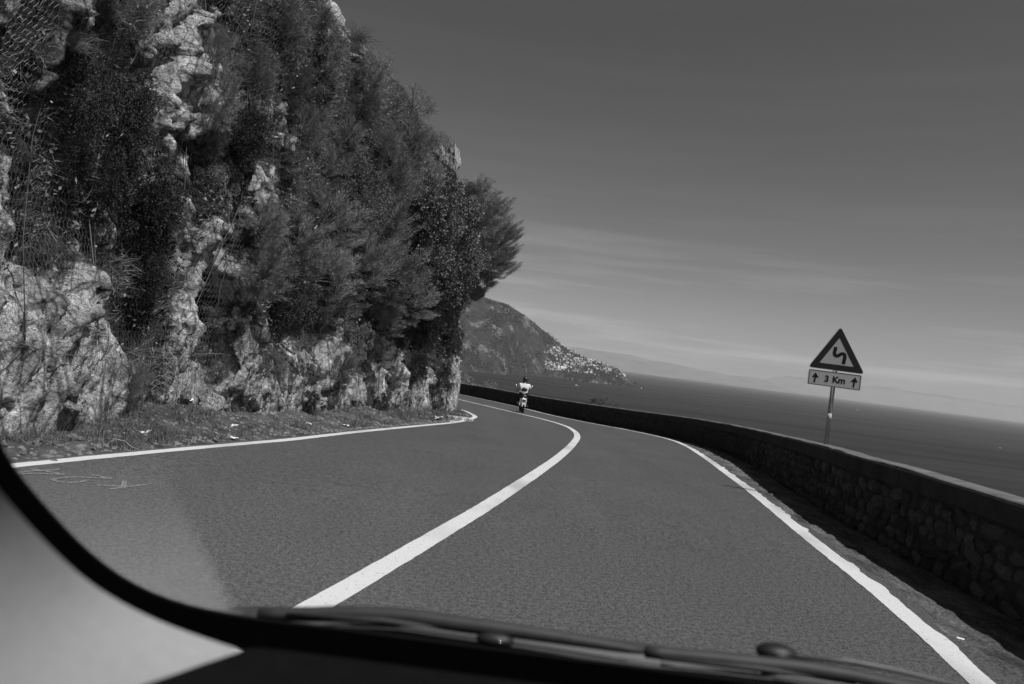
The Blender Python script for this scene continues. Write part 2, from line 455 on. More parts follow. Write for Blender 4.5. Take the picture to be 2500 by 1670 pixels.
verge = sheet('road_verge', lambda y: CLIFFX(y) - 1.0, lambda y: LEFT(y) + 0.06, yv, 40, vl, A_VERGE)
tag(verge, 'strip of dirt and stones between the white edge line and the cliff foot', kind='structure')
def vr(X, Y):
    d = np.clip((X - RIGHT(Y) - 0.12) / 0.5, 0, 1)
    return gz(Y) - 0.014 + d * 0.03 + 0.012 * fbm(X * 5, Y * 4, X * 0, 5, 31, 0.65) * np.clip(d * 3, 0, 1)
verge2 = sheet('road_verge', lambda y: RIGHT(y) + 0.03, lambda y: WALLX(y) + 0.2, yv, 26, vr, mk_gutter())
tag(verge2, 'broken asphalt gutter at the foot of the parapet wall', kind='structure')

def stripe(name, fx, y0, y1, w, seed, rag=0.012, z=0.004, outer=0.0):
    Y = np.arange(y0, y1, 0.04); x = fx(Y)
    dx = np.gradient(x, Y); nrm = np.stack([np.ones_like(dx), -dx], 1); nrm /= np.linalg.norm(nrm, axis=1)[:, None]
    L = []
    for k, sg in enumerate((-1, 1)):
        j = rag * fbm(Y * 9, Y * 0 + k * 9, Y * 0, 3, seed)
        if sg == 1 and outer: j = j + outer * np.clip(vnoise(Y * 3.3, Y * 0, Y * 0, seed + 4) + .4 * vnoise(Y * 9, Y * 0, Y * 0, seed + 5) - 0.2, -0.1, 1)
        L.append(np.stack([x, Y], 1) + nrm * (sg * w / 2 + j)[:, None])
    V = np.zeros((len(Y), 2, 3)); V[:, 0, :2] = L[0]; V[:, 1, :2] = L[1]; V[:, :, 2] = gz(V[:, :, 1]) + z
    return obj(name, mesh(name, V, grid_faces(len(Y), 2)[:, ::-1], True), A_PAINT, road)
stripe('centre_line', CENTRE, -2, 70, 0.165, 41, 0.0028)
stripe('edge_line', LEFT, 2, 70, 0.15, 51, 0.005)
stripe('edge_line', RIGHT, 0, 70, 0.165, 61, 0.004, outer=0.045)

def painted_stroke(pts, w):
    P = [on_ground(*p) for p in pts]; P = np.array(P)[:, :2]
    T = np.gradient(P, axis=0); N = np.stack([T[:, 1], -T[:, 0]], 1); N /= np.linalg.norm(N, axis=1)[:, None] + 1e-9
    V = np.zeros((len(P), 2, 3)); V[:, 0, :2] = P + N * w / 2; V[:, 1, :2] = P - N * w / 2
    V[:, :, 2] = gz(V[:, :, 1]) + 0.004
    mb = MB(); mb.add(V.reshape(-1, 3), [tuple(f) for f in grid_faces(len(P), 2)])
    mb.build('chalk_mark', A_CHALK, road)
zk = lambda L: [(a * 0.21295, 1050 + b * 0.21295) for a, b in L]
for L in ([(190, 492), (330, 476), (480, 466), (600, 462), (680, 452)], [(350, 450), (450, 462), (580, 486), (750, 512)], [(200, 508), (400, 500), (600, 508), (740, 515)],
          [(985, 578), (940, 596), (820, 606), (680, 598), (600, 572), (700, 552), (880, 542), (1100, 552), (1290, 560)], [(1030, 516), (1130, 528), (1200, 548), (1290, 560)],
          [(1110, 634), (1230, 642), (1400, 650)], [(1260, 682), (1380, 664), (1500, 648), (1690, 628)], [(1425, 585), (1420, 620), (1415, 655)]):
    painted_stroke(zk(L), 0.042)

# ------------------------------------------------------------------ cliff
K = 2500 / 2347.0
ROCKS = [(20, 420, 60, 100), (30, 570, 60, 90), (90, 680, 110, 90), (60, 900, 120, 110), (190, 900, 90, 80), (230, 780, 50, 70), (390, 100, 36, 110), (350, 60, 36, 40), (405, 230, 28, 60), (335, 190, 26, 60), (345, 245, 26, 30), (395, 560, 36, 90), (460, 580, 44, 90), (430, 690, 54, 60), (400, 790, 50, 60), (430, 880, 66, 70), (490, 920, 46, 40), (560, 790, 42, 50), (580, 900, 50, 50), (565, 430, 38, 70), (630, 440, 24, 36), (615, 260, 26, 36), (645, 315, 18, 36), (710, 130, 22, 50), (760, 30, 34, 50), (1033, 370, 14, 36), (740, 830, 34, 50), (745, 910, 46, 36), (810, 880, 30, 46), (870, 860, 26, 50), (930, 890, 34, 50), (980, 900, 26, 46), (700, 810, 26, 44), (1040, 880, 16, 60), (1070, 800, 9, 110), (520, 620, 26, 60), (20, 250, 36, 60), (10, 110, 20, 60), (640, 930, 34, 34), (10, 760, 60, 120)]
HOLES = [(905, 770, 60, 80), (1005, 800, 34, 80), (374, 165, 13, 44), (425, 330, 26, 90), (480, 700, 40, 70), (500, 790, 40, 50), (660, 760, 60, 70), (300, 760, 40, 110), (615, 290, 14, 30), (850, 690, 60, 60), (590, 350, 40, 30)]
yc = np.concatenate([np.arange(-6, 5.5, 0.14), np.arange(5.5, 15, 0.038), np.arange(15, 28, 0.05), np.arange(28, 60, 0.3)])
zc = np.concatenate([np.arange(-0.5, 8.5, 0.042), np.arange(8.5, 14.5, 0.075), np.arange(14.5, 24, 0.3)])
NS, NZ = len(yc), len(zc)
xb = CLIFFX(yc)
dxb = np.gradient(xb, yc)
nb = np.stack([np.ones(NS), -dxb], 1); nb /= np.linalg.norm(nb, axis=1)[:, None]
arc = np.concatenate([[0], np.cumsum(np.hypot(np.diff(xb), np.diff(yc)))])
REC = spline([(-1, -0.10), (0, -0.06), (1.5, 0.05), (4, 0.22), (6, 0.40), (7, 0.62), (8, 1.6), (9, 2.5), (9.7, 3.1), (10.5, 4.0), (11.6, 5.1), (12.7, 6.1), (16, 9.4), (24, 18)], 0.3)
S, Zg = np.meshgrid(arc, zc, indexing='ij')
Yg = np.repeat(yc[:, None], NZ, 1)
rec = REC(Zg) + 0.55 * fbm(S * 0.23, Zg * 0.2, S * 0, 3, 71) * np.clip(Zg / 6, 0.15, 2.0)
base3 = np.stack([xb[:, None] - nb[:, :1] * rec, Yg - nb[:, 1:] * rec, Zg + gz(Yg)], -1)
px, py, dep = project(base3)
def blobs(L, soft):
    m = np.zeros(px.shape)
    wx = 14 * fbm(S * 1.6, Zg * 1.6, S * 0, 3, 81); wy = 18 * fbm(S * 1.4, Zg * 1.4, S * 0 + 5, 3, 82)
    for cx, cy, rx, ry in L:
        d = ((px / K + wx - cx) / rx) ** 2 + ((py / K + wy - cy) / ry) ** 2
        m = np.maximum(m, np.clip((1.35 - d) / soft, 0, 1))
    return m
def blur(a, n, it=3):
    for _ in range(it):
        for ax in (0, 1):
            p = np.pad(a, [(n, n) if i == ax else (0, 0) for i in range(2)], mode='edge')
            c = np.cumsum(p, ax); c = np.insert(c, 0, 0, ax)
            a = (np.take(c, range(2 * n + 1, c.shape[ax]), ax) - np.take(c, range(0, c.shape[ax] - 2 * n - 1), ax)) / (2 * n + 1)
    return a
infront = dep > 1.0
RK = blobs(ROCKS, 1.0) * infront
HO = blobs(HOLES, 0.9) * infront
off = np.clip(0.5 + 1.6 * fbm(S * 0.5, Zg * 0.4, S * 0, 4, 91), 0, 1)          # outside the frame: rock and scrub at random
outside = (px < -20) | (py < -20) | (yc[:, None] > 28) | (~infront)
RK = np.where(outside, off, RK)
f1, f2, ux, uy, ca, cb = voronoi2(S / 0.62 - Zg * 0.16 + 0.25 * fbm(S, Zg, S * 0, 3, 1), Zg / 2.1 + 0.2 * fbm(S, Zg, S * 0 + 3, 3, 2), 101)
g1, g2, wx_, wy_, da, db = voronoi2(S / 0.21 - Zg * 0.4 + 0.4 * fbm(S * 3, Zg * 3, S * 0, 2, 3), Zg / 0.85 + 0.3 * fbm(S * 3, Zg * 3, S * 0 + 3, 2, 4), 111)
D = 0.30 * fbm(S * 0.5, Zg * 0.22, S * 0, 3, 61)
def per_block(A, us, vz):
    i = np.clip(np.round(np.interp(S - us, arc, np.arange(NS))).astype(int), 0, NS - 1); j = np.clip(np.round(np.interp(Zg - vz, zc, np.arange(NZ))).astype(int), 0, NZ - 1)
    return A[i, j]
RB = per_block(RK, ux * 0.62, uy * 2.1); RB2 = per_block(RK, wx_ * 0.21, wy_ * 0.85)
RK = np.where(outside, RK, np.clip(0.25 * RK + 0.35 * RB + 0.4 * RB2, 0, 1))
D += 0.16 * RB + 0.16 * RB2 - 0.5 * HO
D += (0.5 + 0.5 * RK) * ((ca - 0.5) * 0.42 + ux * (cb - 0.5) * 0.5 + uy * (ca - 0.6) * 0.35) - 0.24 * np.exp(-(f2 - f1) / 0.055)
D += (da - 0.5) * 0.15 + wx_ * (db - 0.5) * 0.18 + wy_ * (da - 0.5) * 0.14 - 0.06 * np.exp(-(g2 - g1) / 0.09)
h1, h2, vx_, vy_, ea, eb = voronoi2(S / 0.09 + 0.4 * fbm(S * 6, Zg * 6, S * 0, 2, 5), Zg / 0.30 + 0.3 * fbm(S * 6, Zg * 6, S * 0 + 3, 2, 6), 121)
D += (ea - 0.5) * 0.045 + vx_ * (eb - 0.5) * 0.05 - 0.02 * np.exp(-(h2 - h1) / 0.1)
D += 0.075 * fbm(S * 2.2, Zg * 1.8, S * 0, 5, 131, 0.55)
D += 0.022 * fbm(S * 9, Zg * 9, S * 0, 3, 141) + 0.07 * fbm(S * 4.5 - Zg * .5, Zg * 0.5, S * 0, 3, 151)
D *= np.clip((Zg + 0.6) / 2.2, 0.25, 1)
D = np.where(Zg < 2.0, np.minimum(D, 0.34 + 0.05 * Zg), D)
nose = np.exp(-((yc - 25.4) / 2.2) ** 2)[:, None]
D = D * (1 - 0.45 * nose)
steep = np.clip((Zg - 7) / 3, 0, 1)
up = 0.75 * steep
CL = base3 + np.stack([nb[:, :1] * D * (1 - 0.35 * steep), nb[:, 1:] * D * (1 - 0.35 * steep), D * up], -1)
me = mesh('cliff', CL, grid_faces(NS, NZ)[:, ::-1], True)
att = me.attributes.new('rock', 'FLOAT', 'POINT'); att.data.foreach_set('value', np.clip(RK + 0.25 * (Zg < 0.8), 0, 1).astype(np.float32).ravel())
cliff = obj('cliff', me, A_ROCK)
tag(cliff, 'tall limestone cliff with scrub beside the road', kind='structure')
tu = np.gradient(CL, axis=0); tv = np.gradient(CL, axis=1)
CN = np.cross(tu, tv); CN /= np.linalg.norm(CN, axis=-1)[..., None] + 1e-9
if (CN[:, :, 0].mean() < 0): CN = -CN
CPX, CPY, CD = project(CL)
_fx, _fy, _fd = (CPX / K).ravel(), (CPY / K).ravel(), CD.ravel()
_fp, _fn = CL.reshape(-1, 3), np.repeat(nb[:, None, :], NZ, 1).reshape(-1, 2)
_ok = (_fd > 4)
def pick(x, y, r=7):
    """point of the cliff seen at a place of the photograph (x, y in 2347-wide pixels), its depth and outward normal"""
    m = np.nonzero(_ok & (np.abs(_fx - x) < r) & (np.abs(_fy - y) < r))[0]
    if len(m) == 0:
        i = np.argmin((_fx - x) ** 2 + (_fy - y) ** 2 + np.where(_ok, 0, 1e9))
    else:
        near = m[_fd[m] < _fd[m].min() + 0.5]
        i = near[np.argmin((_fx[near] - x) ** 2 + (_fy[near] - y) ** 2)]
    return _fp[i], _fd[i], _fn[i]

# rock outcrops and toe blocks of the cliff
def rock_mesh(seed, n=3, rough=0.28, nm='rock'):
    b = bmesh.new(); bmesh.ops.create_icosphere(b, subdivisions=n, radius=1.0)
    V = np.array([v.co for v in b.verts])
    r = np.random.default_rng(seed)
    for _ in range(16):                                  # planar chops give the facets
        d = r.normal(size=3); d /= np.linalg.norm(d); h = r.uniform(0.42, 0.80)
        t = V @ d; V = V - np.clip(t - h, 0, None)[:, None] * d * 0.97
    V *= (1.25 + rough * 0.5 * fbm(V[:, 0] * 1.7 + seed, V[:, 1] * 1.7, V[:, 2] * 1.7, 5, seed, .62))[:, None]
    for v, c in zip(b.verts, V): v.co = c
    m = bpy.data.meshes.new(nm); b.to_mesh(m); b.free()
    return m
RM = [rock_mesh(200 + i, 4, 0.5, 'rock_outcrop') for i in range(5)]
for m in RM: m.materials.append(A_STONE)
for i, (x, y, rx, ry) in enumerate([(420, 880, 40, 80), (400, 790, 30, 50), (490, 930, 38, 34), (565, 800, 36, 54), (590, 905, 42, 50), (645, 935, 24, 36), (700, 830, 20, 40), (868, 880, 18, 44), (615, 265, 20, 44), (745, 920, 30, 30), (815, 905, 18, 34), (180, 930, 50, 40), (250, 965, 30, 22), (935, 915, 16, 26), (570, 440, 22, 70)]):
    p, d, n = pick(x, y)
    s = d * K / FPX
    o = obj('rock_outcrop', RM[i % 5], None, cliff)
    o.location = Vector(p) - Vector((n[0], n[1], 0)) * (rx * s * 0.5)
    o.scale = (rx * s * 1.0, rx * s * 1.05, ry * s * 1.05)
    o.rotation_euler = (random.uniform(.05, .3), random.uniform(-.15, .15), random.uniform(0, 6))

for (x, y, Yd, w, h) in [(1034, 372, 25.6, .30, .62), (1008, 352, 25.8, .16, .3)]:
    o = obj('rock_outcrop', RM[2], None, cliff); o.location = at(x * K, y * K, Yd); o.scale = (w, w, h); o.rotation_euler = (0, -.12, 1.0)
# ------------------------------------------------------------------ plants
def blades(P, Dv, L, Wd, seed):
    r = np.random.default_rng(seed); n = len(P)
    sd = np.cross(Dv, r.normal(size=(n, 3))); sd /= np.linalg.norm(sd, axis=1)[:, None] + 1e-9
    V = np.stack([P - sd * Wd[:, None] / 2, P + sd * Wd[:, None] / 2, P + Dv * L[:, None]], 1)
    return V.reshape(-1, 3), np.arange(3 * n).reshape(-1, 3)
def leaves(P, Dv, L, Wd, seed):
    r = np.random.default_rng(seed); n = len(P)
    sd = np.cross(Dv, r.normal(size=(n, 3))); sd /= np.linalg.norm(sd, axis=1)[:, None] + 1e-9
    V = np.stack([P, P + Dv * (L / 2)[:, None] + sd * (Wd / 2)[:, None], P + Dv * L[:, None], P + Dv * (L / 2)[:, None] - sd * (Wd / 2)[:, None]], 1)
    return V.reshape(-1, 3), np.arange(4 * n).reshape(-1, 4)
def unit(v): return v / (np.linalg.norm(v, axis=-1)[..., None] + 1e-9)
def lumps(r, n):
    c = unit(r.normal(size=(n, 3))) * (r.uniform(0.1, 1, n) ** 0.45 * 0.86)[:, None]
    return c, r.uniform(0.13, 0.27, n)
def stems(r, C):
    mb = MB()
    for c in C:
        e = np.array([-0.45, 0, -0.35]); m = e * 0.45 + c * 0.55 + r.normal(size=3) * 0.07
        mb.tube([e, m, c], [0.022, 0.014, 0.006], 4, False)
    return mesh('stem', mb.V, mb.F)
def bush_leafy(seed, nleaf, L, Wd, nl=16):
    r = np.random.default_rng(seed); C, R = lumps(r, nl)
    k = r.integers(0, nl, nleaf); d = unit(r.normal(size=(nleaf, 3)))
    d = unit(d + [0.1, 0, 0.35]); P = C[k] + d * (R[k] * r.uniform(0.3, 1.0, nleaf) ** 0.35)[:, None]
    dv = unit(d + unit(P) * 0.6 + r.normal(size=(nleaf, 3)) * 0.6 + [0, 0, 0.2])
    V, F = leaves(P, dv, L * r.uniform(.6, 1.3, nleaf), Wd * r.uniform(.7, 1.2, nleaf), seed)
    return mesh('foliage', V, F), stems(r, C[:8])
def bush_feather(seed, npad, nn, L, Wd, upb=0.5, flat=0.45, spike=0.0):
    """conifer-like shrub: layered pads of needles on side branches, gaps between them"""
    r = np.random.default_rng(seed)
    d = unit(r.normal(size=(npad, 3)) + [0.35, 0, 0.15]); c = d * (r.uniform(0.15, 1.0, npad) ** 0.5 * 0.82)[:, None]
    ax = unit(d * [1, 1, 0.5] + [0.1, 0, upb] + r.normal(size=(npad, 3)) * 0.15)
    R = r.uniform(0.13, 0.26, npad) * (1 + spike * r.uniform(0, 1, npad))
    t = r.uniform(-1, 1, (npad, nn))
    lat = r.normal(size=(npad, nn, 3)); lat = lat * [1, 1, flat]
    P = c[:, None] + ax[:, None] * (t * R[:, None])[..., None] + lat * (0.30 * R[:, None] * (1.1 - 0.55 * np.abs(t)))[..., None]
    dv = unit(ax[:, None] * 0.9 + lat * 0.5 + [0, 0, 0.25])
    P, dv = P.reshape(-1, 3), dv.reshape(-1, 3); n = len(P)
    V, F = blades(P, dv, L * r.uniform(.55, 1.2, n), np.full(n, Wd), seed)
    mb = MB()
    for i in range(0, npad, 2): mb.tube([np.array([-.35, 0, -.2]), c[i] * .5 + [-.08, 0, -.08], c[i] + ax[i] * R[i] * .6], [0.02, 0.012, 0.004], 4, False)
    return mesh('foliage', V, F), mesh('stem', mb.V, mb.F)
def bush_grass(seed, n, Wd, droop=0.9):
    r = np.random.default_rng(seed)
    d = unit(r.normal(size=(n, 3)) * [1, 1, .5] + [0.5, 0, 0.9]); P = r.normal(size=(n, 3)) * [.16, .2, .08]
    L = r.uniform(0.5, 1.25, n)
    sd = unit(np.cross(d, r.normal(size=(n, 3)))); w = Wd * r.uniform(.6, 1.3, n)[:, None]
    Q = P + d * (L * .5)[:, None]; d2 = unit(d - [0, 0, 1] * r.uniform(.2, droop, n)[:, None]); T = Q + d2 * (L * .55)[:, None]
    V = np.stack([P - sd * w / 2, P + sd * w / 2, Q + sd * w / 2.4, Q - sd * w / 2.4, T], 1)
    b = np.arange(n) * 5
    F = [(a, a + 1, a + 2, a + 3) for a in b] + [(a + 3, a + 2, a + 4) for a in b]
    return mesh('foliage', V.reshape(-1, 3), F), None
def bush_bare(seed, upv=(0.3, 0, 0.8), nl=2600):
    r = np.random.default_rng(seed); mb = MB(); tips = []
    def grow(p, d, L, R, g):
        q = p + d * L * .5 + r.normal(size=3) * L * .06; e = q + unit(d + [0, 0, .12]) * L * .5
        mb.tube([p, q, e], [R, R * .85, R * .65], 4 if g < 2 else 3, False)
        if g >= 4: tips.append((e, d)); return
        for _ in range(3 if g else 4):
            grow(e if r.random() < .6 else q, unit(d + r.normal(size=3) * .48), L * r.uniform(.62, .85), R * .58, g + 1)
    grow(np.array([-.35, 0, -.6]), unit(np.array(upv)), 0.62, 0.035, 0)
    E = np.array([t[0] for t in tips]); Dd = np.array([t[1] for t in tips])
    k = r.integers(0, len(E), nl); P = E[k] + r.normal(size=(nl, 3)) * .05
    V, F = blades(P, unit(Dd[k] + r.normal(size=(nl, 3)) * .6), r.uniform(.05, .13, nl), np.full(nl, .010), seed)
    return mesh('foliage', V, F), mesh('stem', mb.V, mb.F)

def protos(lst, m):
    out = []
    for f, s in lst:
        f.materials.append(m)
        if s is not None: s.materials.append(A_BARK)
        out.append((f, s))
    return out
PR = {
    'leaf': protos([bush_leafy(300 + i, 8500, 0.055, 0.030, 34) for i in range(3)], A_LEAF),
    'dark': protos([bush_leafy(310 + i, 9500, 0.055, 0.032, 36) for i in range(3)], A_DARK),
    'ivy': protos([bush_leafy(320 + i, 6000, 0.075, 0.052, 34) for i in range(3)], A_IVY),
    'feather': protos([bush_feather(330 + i, 62, 170, 0.12, 0.010) for i in range(4)], A_NEEDLE),
    'broom': protos([bush_feather(340 + i, 46, 170, 0.16, 0.008, 0.9, 0.8, 0.5) for i in range(3)], A_SCRUB),
    'wisp': protos([bush_feather(380 + i, 46, 190, 0.15, 0.008, 0.9, 0.8, 0.5) for i in range(3)], A_DARK),
    'grass': protos([bush_grass(350 + i, 420, 0.012) for i in range(3)], A_DRY),
    'bare': protos([bush_bare(360 + i) for i in range(2)], A_NEEDLE),
}
_cnt = {}
def plant(name, kind, loc, n, r, label, cat, group, sq=(1, 1, 1), parts=('foliage', 'stem'), lean=0.0):
    i = _cnt.get(kind, 0); _cnt[kind] = i + 1
    f, s = PR[kind][i % len(PR[kind])]
    e = empty(name, loc, math.atan2(n[1], n[0]))
    e.scale = (r * sq[0], r * sq[1], r * sq[2])
    e.rotation_euler = (0, lean, math.atan2(n[1], n[0]) + random.uniform(-.35, .35))
    tag(e, label, cat, group)
    obj(parts[0], f, None, e)
    if s is not None: obj(parts[1], s, None, e)
    return e
SHRUBS = [
    (215, 320, 95, 'dark', 'broad dark shrub hanging on the left rock face under the netting'),
    (275, 430, 95, 'dark', 'very dark dense shrub in the middle of the left hanging thicket'),
    (190, 430, 75, 'dark', 'dark shrub on the left edge of the hanging thicket'),
    (290, 545, 78, 'dark', 'dark shrub near the bottom of the hanging thicket, over pale rock'),
    (305, 625, 52, 'dark', 'lowest dark tuft of the hanging thicket, narrowing to a point'),
    (350, 480, 60, 'dark', 'dark shrub on the right side of the hanging thicket beside a pale rock rib'),
    (170, 200, 85, 'dark', 'loose dark shrub high on the left face above the dark thicket'),
    (255, 220, 75, 'dark', 'leafy shrub left of the pale upper rock column'),
    (95, 110, 80, 'wisp', 'wispy broom bush in the upper left corner of the cliff'),
    (200, 85, 85, 'wisp', 'wispy broom bush at the top edge, left of the pale rock column'),
    (290, 120, 60, 'wisp', 'small shrub between two broom bushes and the pale rock column'),
    (300, 20, 70, 'feather', 'feathery shrub cut by the top edge beside the pale rock column'),
    (110, 330, 55, 'wisp', 'small shrub beside the cracked pale slab at the far left'),
    (120, 480, 45, 'wisp', 'small shrub over the cracked slab, left of the dark thicket'),
    (480, 130, 75, 'broom', 'pale grassy broom right of the upper rock column'),
    (500, 230, 70, 'feather', 'feathery shrub right of the narrow netted hollow'),
    (470, 320, 55, 'feather', 'feathery shrub below the netted hollow'),
    (545, 320, 60, 'dark', 'dark shrub in the hollow left of the rounded rock knob'),
    (490, 420, 65, 'leaf', 'grey shrub left of the tall pale rock slab'),
    (570, 160, 70, 'broom', 'pale broom on the netted grassy slope'),
    (640, 70, 80, 'broom', 'pale broom at the top of the netted grassy slope'),
    (670, 200, 70, 'broom', 'grassy broom above the rounded rock knob'),
    (700, 290, 65, 'broom', 'low shrub right of the rounded rock knob'),
    (640, 360, 50, 'feather', 'feathery shrub beneath the rounded rock knob'),
    (590, 520, 55, 'feather', 'feathery young pine under the tall pale rock slab'),
    (590, 620, 72, 'feather', 'feathery pine shrub left in the big thicket'),
    (650, 560, 80, 'feather', 'feathery pine shrub with horizontal sprays in the big thicket'),
    (720, 500, 85, 'feather', 'tall feathery pine shrub in the centre of the big thicket'),
    (700, 620, 90, 'feather', 'wide feathery pine shrub low in the big thicket'),
    (640, 690, 65, 'dark', 'dark shrub under the left pines of the thicket'),
    (740, 700, 75, 'feather', 'drooping feathery pine shrub above the toe rocks'),
    (790, 600, 85, 'feather', 'feathery pine shrub right of the thicket centre'),
    (790, 440, 80, 'leaf', 'grey leafy shrub at the top of the big thicket'),
    (730, 390, 70, 'feather', 'loose shrub on the slope above the big thicket'),
    (830, 730, 72, 'feather', 'feathery shrub hanging beside the dark cavity'),
    (850, 520, 80, 'feather', 'feathery shrub above the ivy curtain'),
    (870, 620, 80, 'feather', 'spreading feathery shrub left of the ivy curtain'),
    (810, 790, 48, 'leaf', 'small shrub among the toe rocks below the thicket'),
    (680, 790, 42, 'leaf', 'small shrub on the toe rocks left of the thicket foot'),
    (920, 690, 60, 'feather', 'low feathery shrub overhanging the dark cavity'),
    (900, 410, 70, 'broom', 'grey scrub bush on the slope left of the rock spire'),
    (960, 450, 70, 'ivy', 'glossy bush below and left of the rock spire'),
    (960, 560, 75, 'ivy', 'glossy ivy clump at the middle of the ivy curtain'),
    (1010, 520, 70, 'ivy', 'glossy ivy clump behind the corner pine'),
    (1000, 640, 66, 'ivy', 'glossy ivy clump hanging low in the ivy curtain'),
    (985, 720, 48, 'ivy', 'lowest ivy clump hanging over the shaded wall'),
    (1040, 600, 55, 'ivy', 'glossy ivy clump under the corner pine'),
    (1045, 462, 42, 'leaf', 'leafy bush just below the rock spire'),
    (780, 320, 65, 'feather', 'grey shrub half way up the skyline slope'),
    (830, 260, 62, 'broom', 'shrub under the bare tree on the skyline slope'),
    (800, 180, 55, 'broom', 'wispy bush near the top of the skyline slope'),
    (850, 190, 55, 'feather', 'feathery bush breaking the skyline left of the bare tree'),
    (760, 130, 50, 'leaf', 'bush under the skyline rock at the top of the slope'),
    (720, 60, 50, 'broom', 'grey broom left of the skyline rock at the top'),
    (870, 350, 60, 'broom', 'grassy broom in the middle of the skyline slope'),
    (930, 330, 60, 'feather', 'feathery bush left of the skyline notch'),
    (975, 405, 46, 'leaf', 'small bush left of the rock spire'),
    (600, 470, 30, 'broom', 'small broom at the right side of the tall pale slab'),
    (500, 860, 40, 'broom', 'grass clump in the gap between two toe rocks'),
    (300, 870, 50, 'broom', 'grassy clump at the foot of the shaded gully'),
    (310, 960, 48, 'broom', 'grass clump on the verge left of the leaning toe rock'),
    (410, 970, 30, 'broom', 'small grass clump at the foot of the leaning toe rock'),
    (540, 950, 30, 'leaf', 'low weed between the two pale toe slabs'),
    (860, 930, 26, 'dark', 'small dark weed at the cliff foot'),
    (700, 920, 28, 'dark', 'dark weed in a cleft of the cliff foot'),
    (1080, 560, 50, 'ivy', 'glossy ivy clump on the outermost corner behind the pine'),
    (930, 620, 66, 'ivy', 'glossy ivy clump at the left side of the ivy curtain'),
    (1020, 780, 40, 'dark', 'dark foliage in the shaded wall near the corner'),
    (1030, 690, 36, 'dark', 'dark foliage under the corner pine trunk'),
    (860, 810, 46, 'feather', 'feathery shrub drooping between two toe rocks left of the dark cavity'),
    (940, 840, 44, 'dark', 'dark weed hanging at the mouth of the dark cavity'),
    (1010, 870, 34, 'dark', 'dark creeper covering the cliff corner near the road'),
    (960, 790, 40, 'ivy', 'small ivy clump at the bottom of the ivy curtain'),
    (780, 840, 40, 'feather', 'feathery weed above the right toe rocks'),
    (900, 860, 34, 'feather', 'feathery weed beside a pale toe rock near the corner'),
]
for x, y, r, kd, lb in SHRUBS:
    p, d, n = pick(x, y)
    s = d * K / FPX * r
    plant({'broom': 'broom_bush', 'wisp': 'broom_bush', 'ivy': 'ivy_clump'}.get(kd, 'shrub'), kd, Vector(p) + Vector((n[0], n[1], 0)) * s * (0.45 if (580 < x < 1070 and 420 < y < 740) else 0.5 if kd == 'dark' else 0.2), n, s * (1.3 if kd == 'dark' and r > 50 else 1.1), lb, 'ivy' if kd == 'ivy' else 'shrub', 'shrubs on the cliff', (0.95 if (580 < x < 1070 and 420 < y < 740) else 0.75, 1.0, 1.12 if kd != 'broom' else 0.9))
TUFTS = [(835, 75, 40, 'dry grass stalks against the sky at the top of the skyline'), (1058, 330, 42, 'dry grass stalks against the sky beside the rock spire'), (1140, 470, 34, 'dry grass stalks on top of the corner pine ledge'), (990, 330, 36, 'dry grass tuft on the skyline left of the rock spire'), (80, 190, 60, 'long pale grass blades in the upper left corner'), (160, 110, 60, 'long pale grass blades drooping from the upper left ledge'), (240, 40, 60, 'pale grass blades at the top edge left of the rock column'), (565, 370, 40, 'pale grass stalks on the tall rock slab'), (700, 440, 45, 'pale grass tuft above the big thicket'), (830, 600, 40, 'hanging dry grass beside the feathery shrubs'), (740, 640, 40, 'hanging dry grass in front of the low pines'), (500, 720, 36, 'dry grass tuft in the netted gully'), (620, 820, 30, 'dry grass tuft above the pale toe slab'), (900, 240, 40, 'pale grass tuft under the bare tree')]
for x, y, r, lb in TUFTS:
    p, d, n = pick(x, y)
    plant('grass_tuft', 'grass', Vector(p), n, d * K / FPX * r * 1.2, lb, 'grass', 'dry grass tufts on the cliff', (1, 1, 1), ('blades', 'stem'))

# trees: the corner pine and two thin skyline trees
def tree(name, kind, base, crown, n, r, label, group, sq=(1, 1, 1), tr=0.09):
    i = _cnt.get(kind, 0); _cnt[kind] = i + 1
    e = empty(name, base); tag(e, label, 'tree', group)
    mb = MB(); b = Vector(base); c = Vector(crown) - b
    m = c * 0.5 + Vector((0, 0, -0.12 * c.length))
    mb.tube([Vector((0, 0, 0)) - c * 0.15, m * 0.6, m, c * 0.8 + m * 0.2 * 0, c * 1.02], [tr * 1.25, tr, tr * .85, tr * .6, tr * .3], 8)
    for k in range(7):
        q = c * random.uniform(.55, .95); d = Vector((random.uniform(-.5, 1), random.uniform(-1, 1), random.uniform(-.1, .8))).normalized()
        mb.tube([q, q + d * r * .45, q + d * r * .8 + Vector((0, 0, .1 * r))], [tr * .4, tr * .25, tr * .08], 5, False)
    mb.build('trunk', A_BARK, e, True)
    return e
p, d, n = pick(1060, 640)
pb = at(1030 * K, 640 * K, 25.6)
pine = tree('pine_tree', 'feather', pb, (-1.0, 25.0, 4.5), n, 1.5, 'dark bushy pine leaning out over the road at the corner of the cliff', None, tr=0.10)
cr = np.random.default_rng(5)
pf = []
PINE = [bush_feather(370 + i, 44, 190, 0.17, 0.011, 0.85, 0.5, 0.55)[0] for i in range(3)]
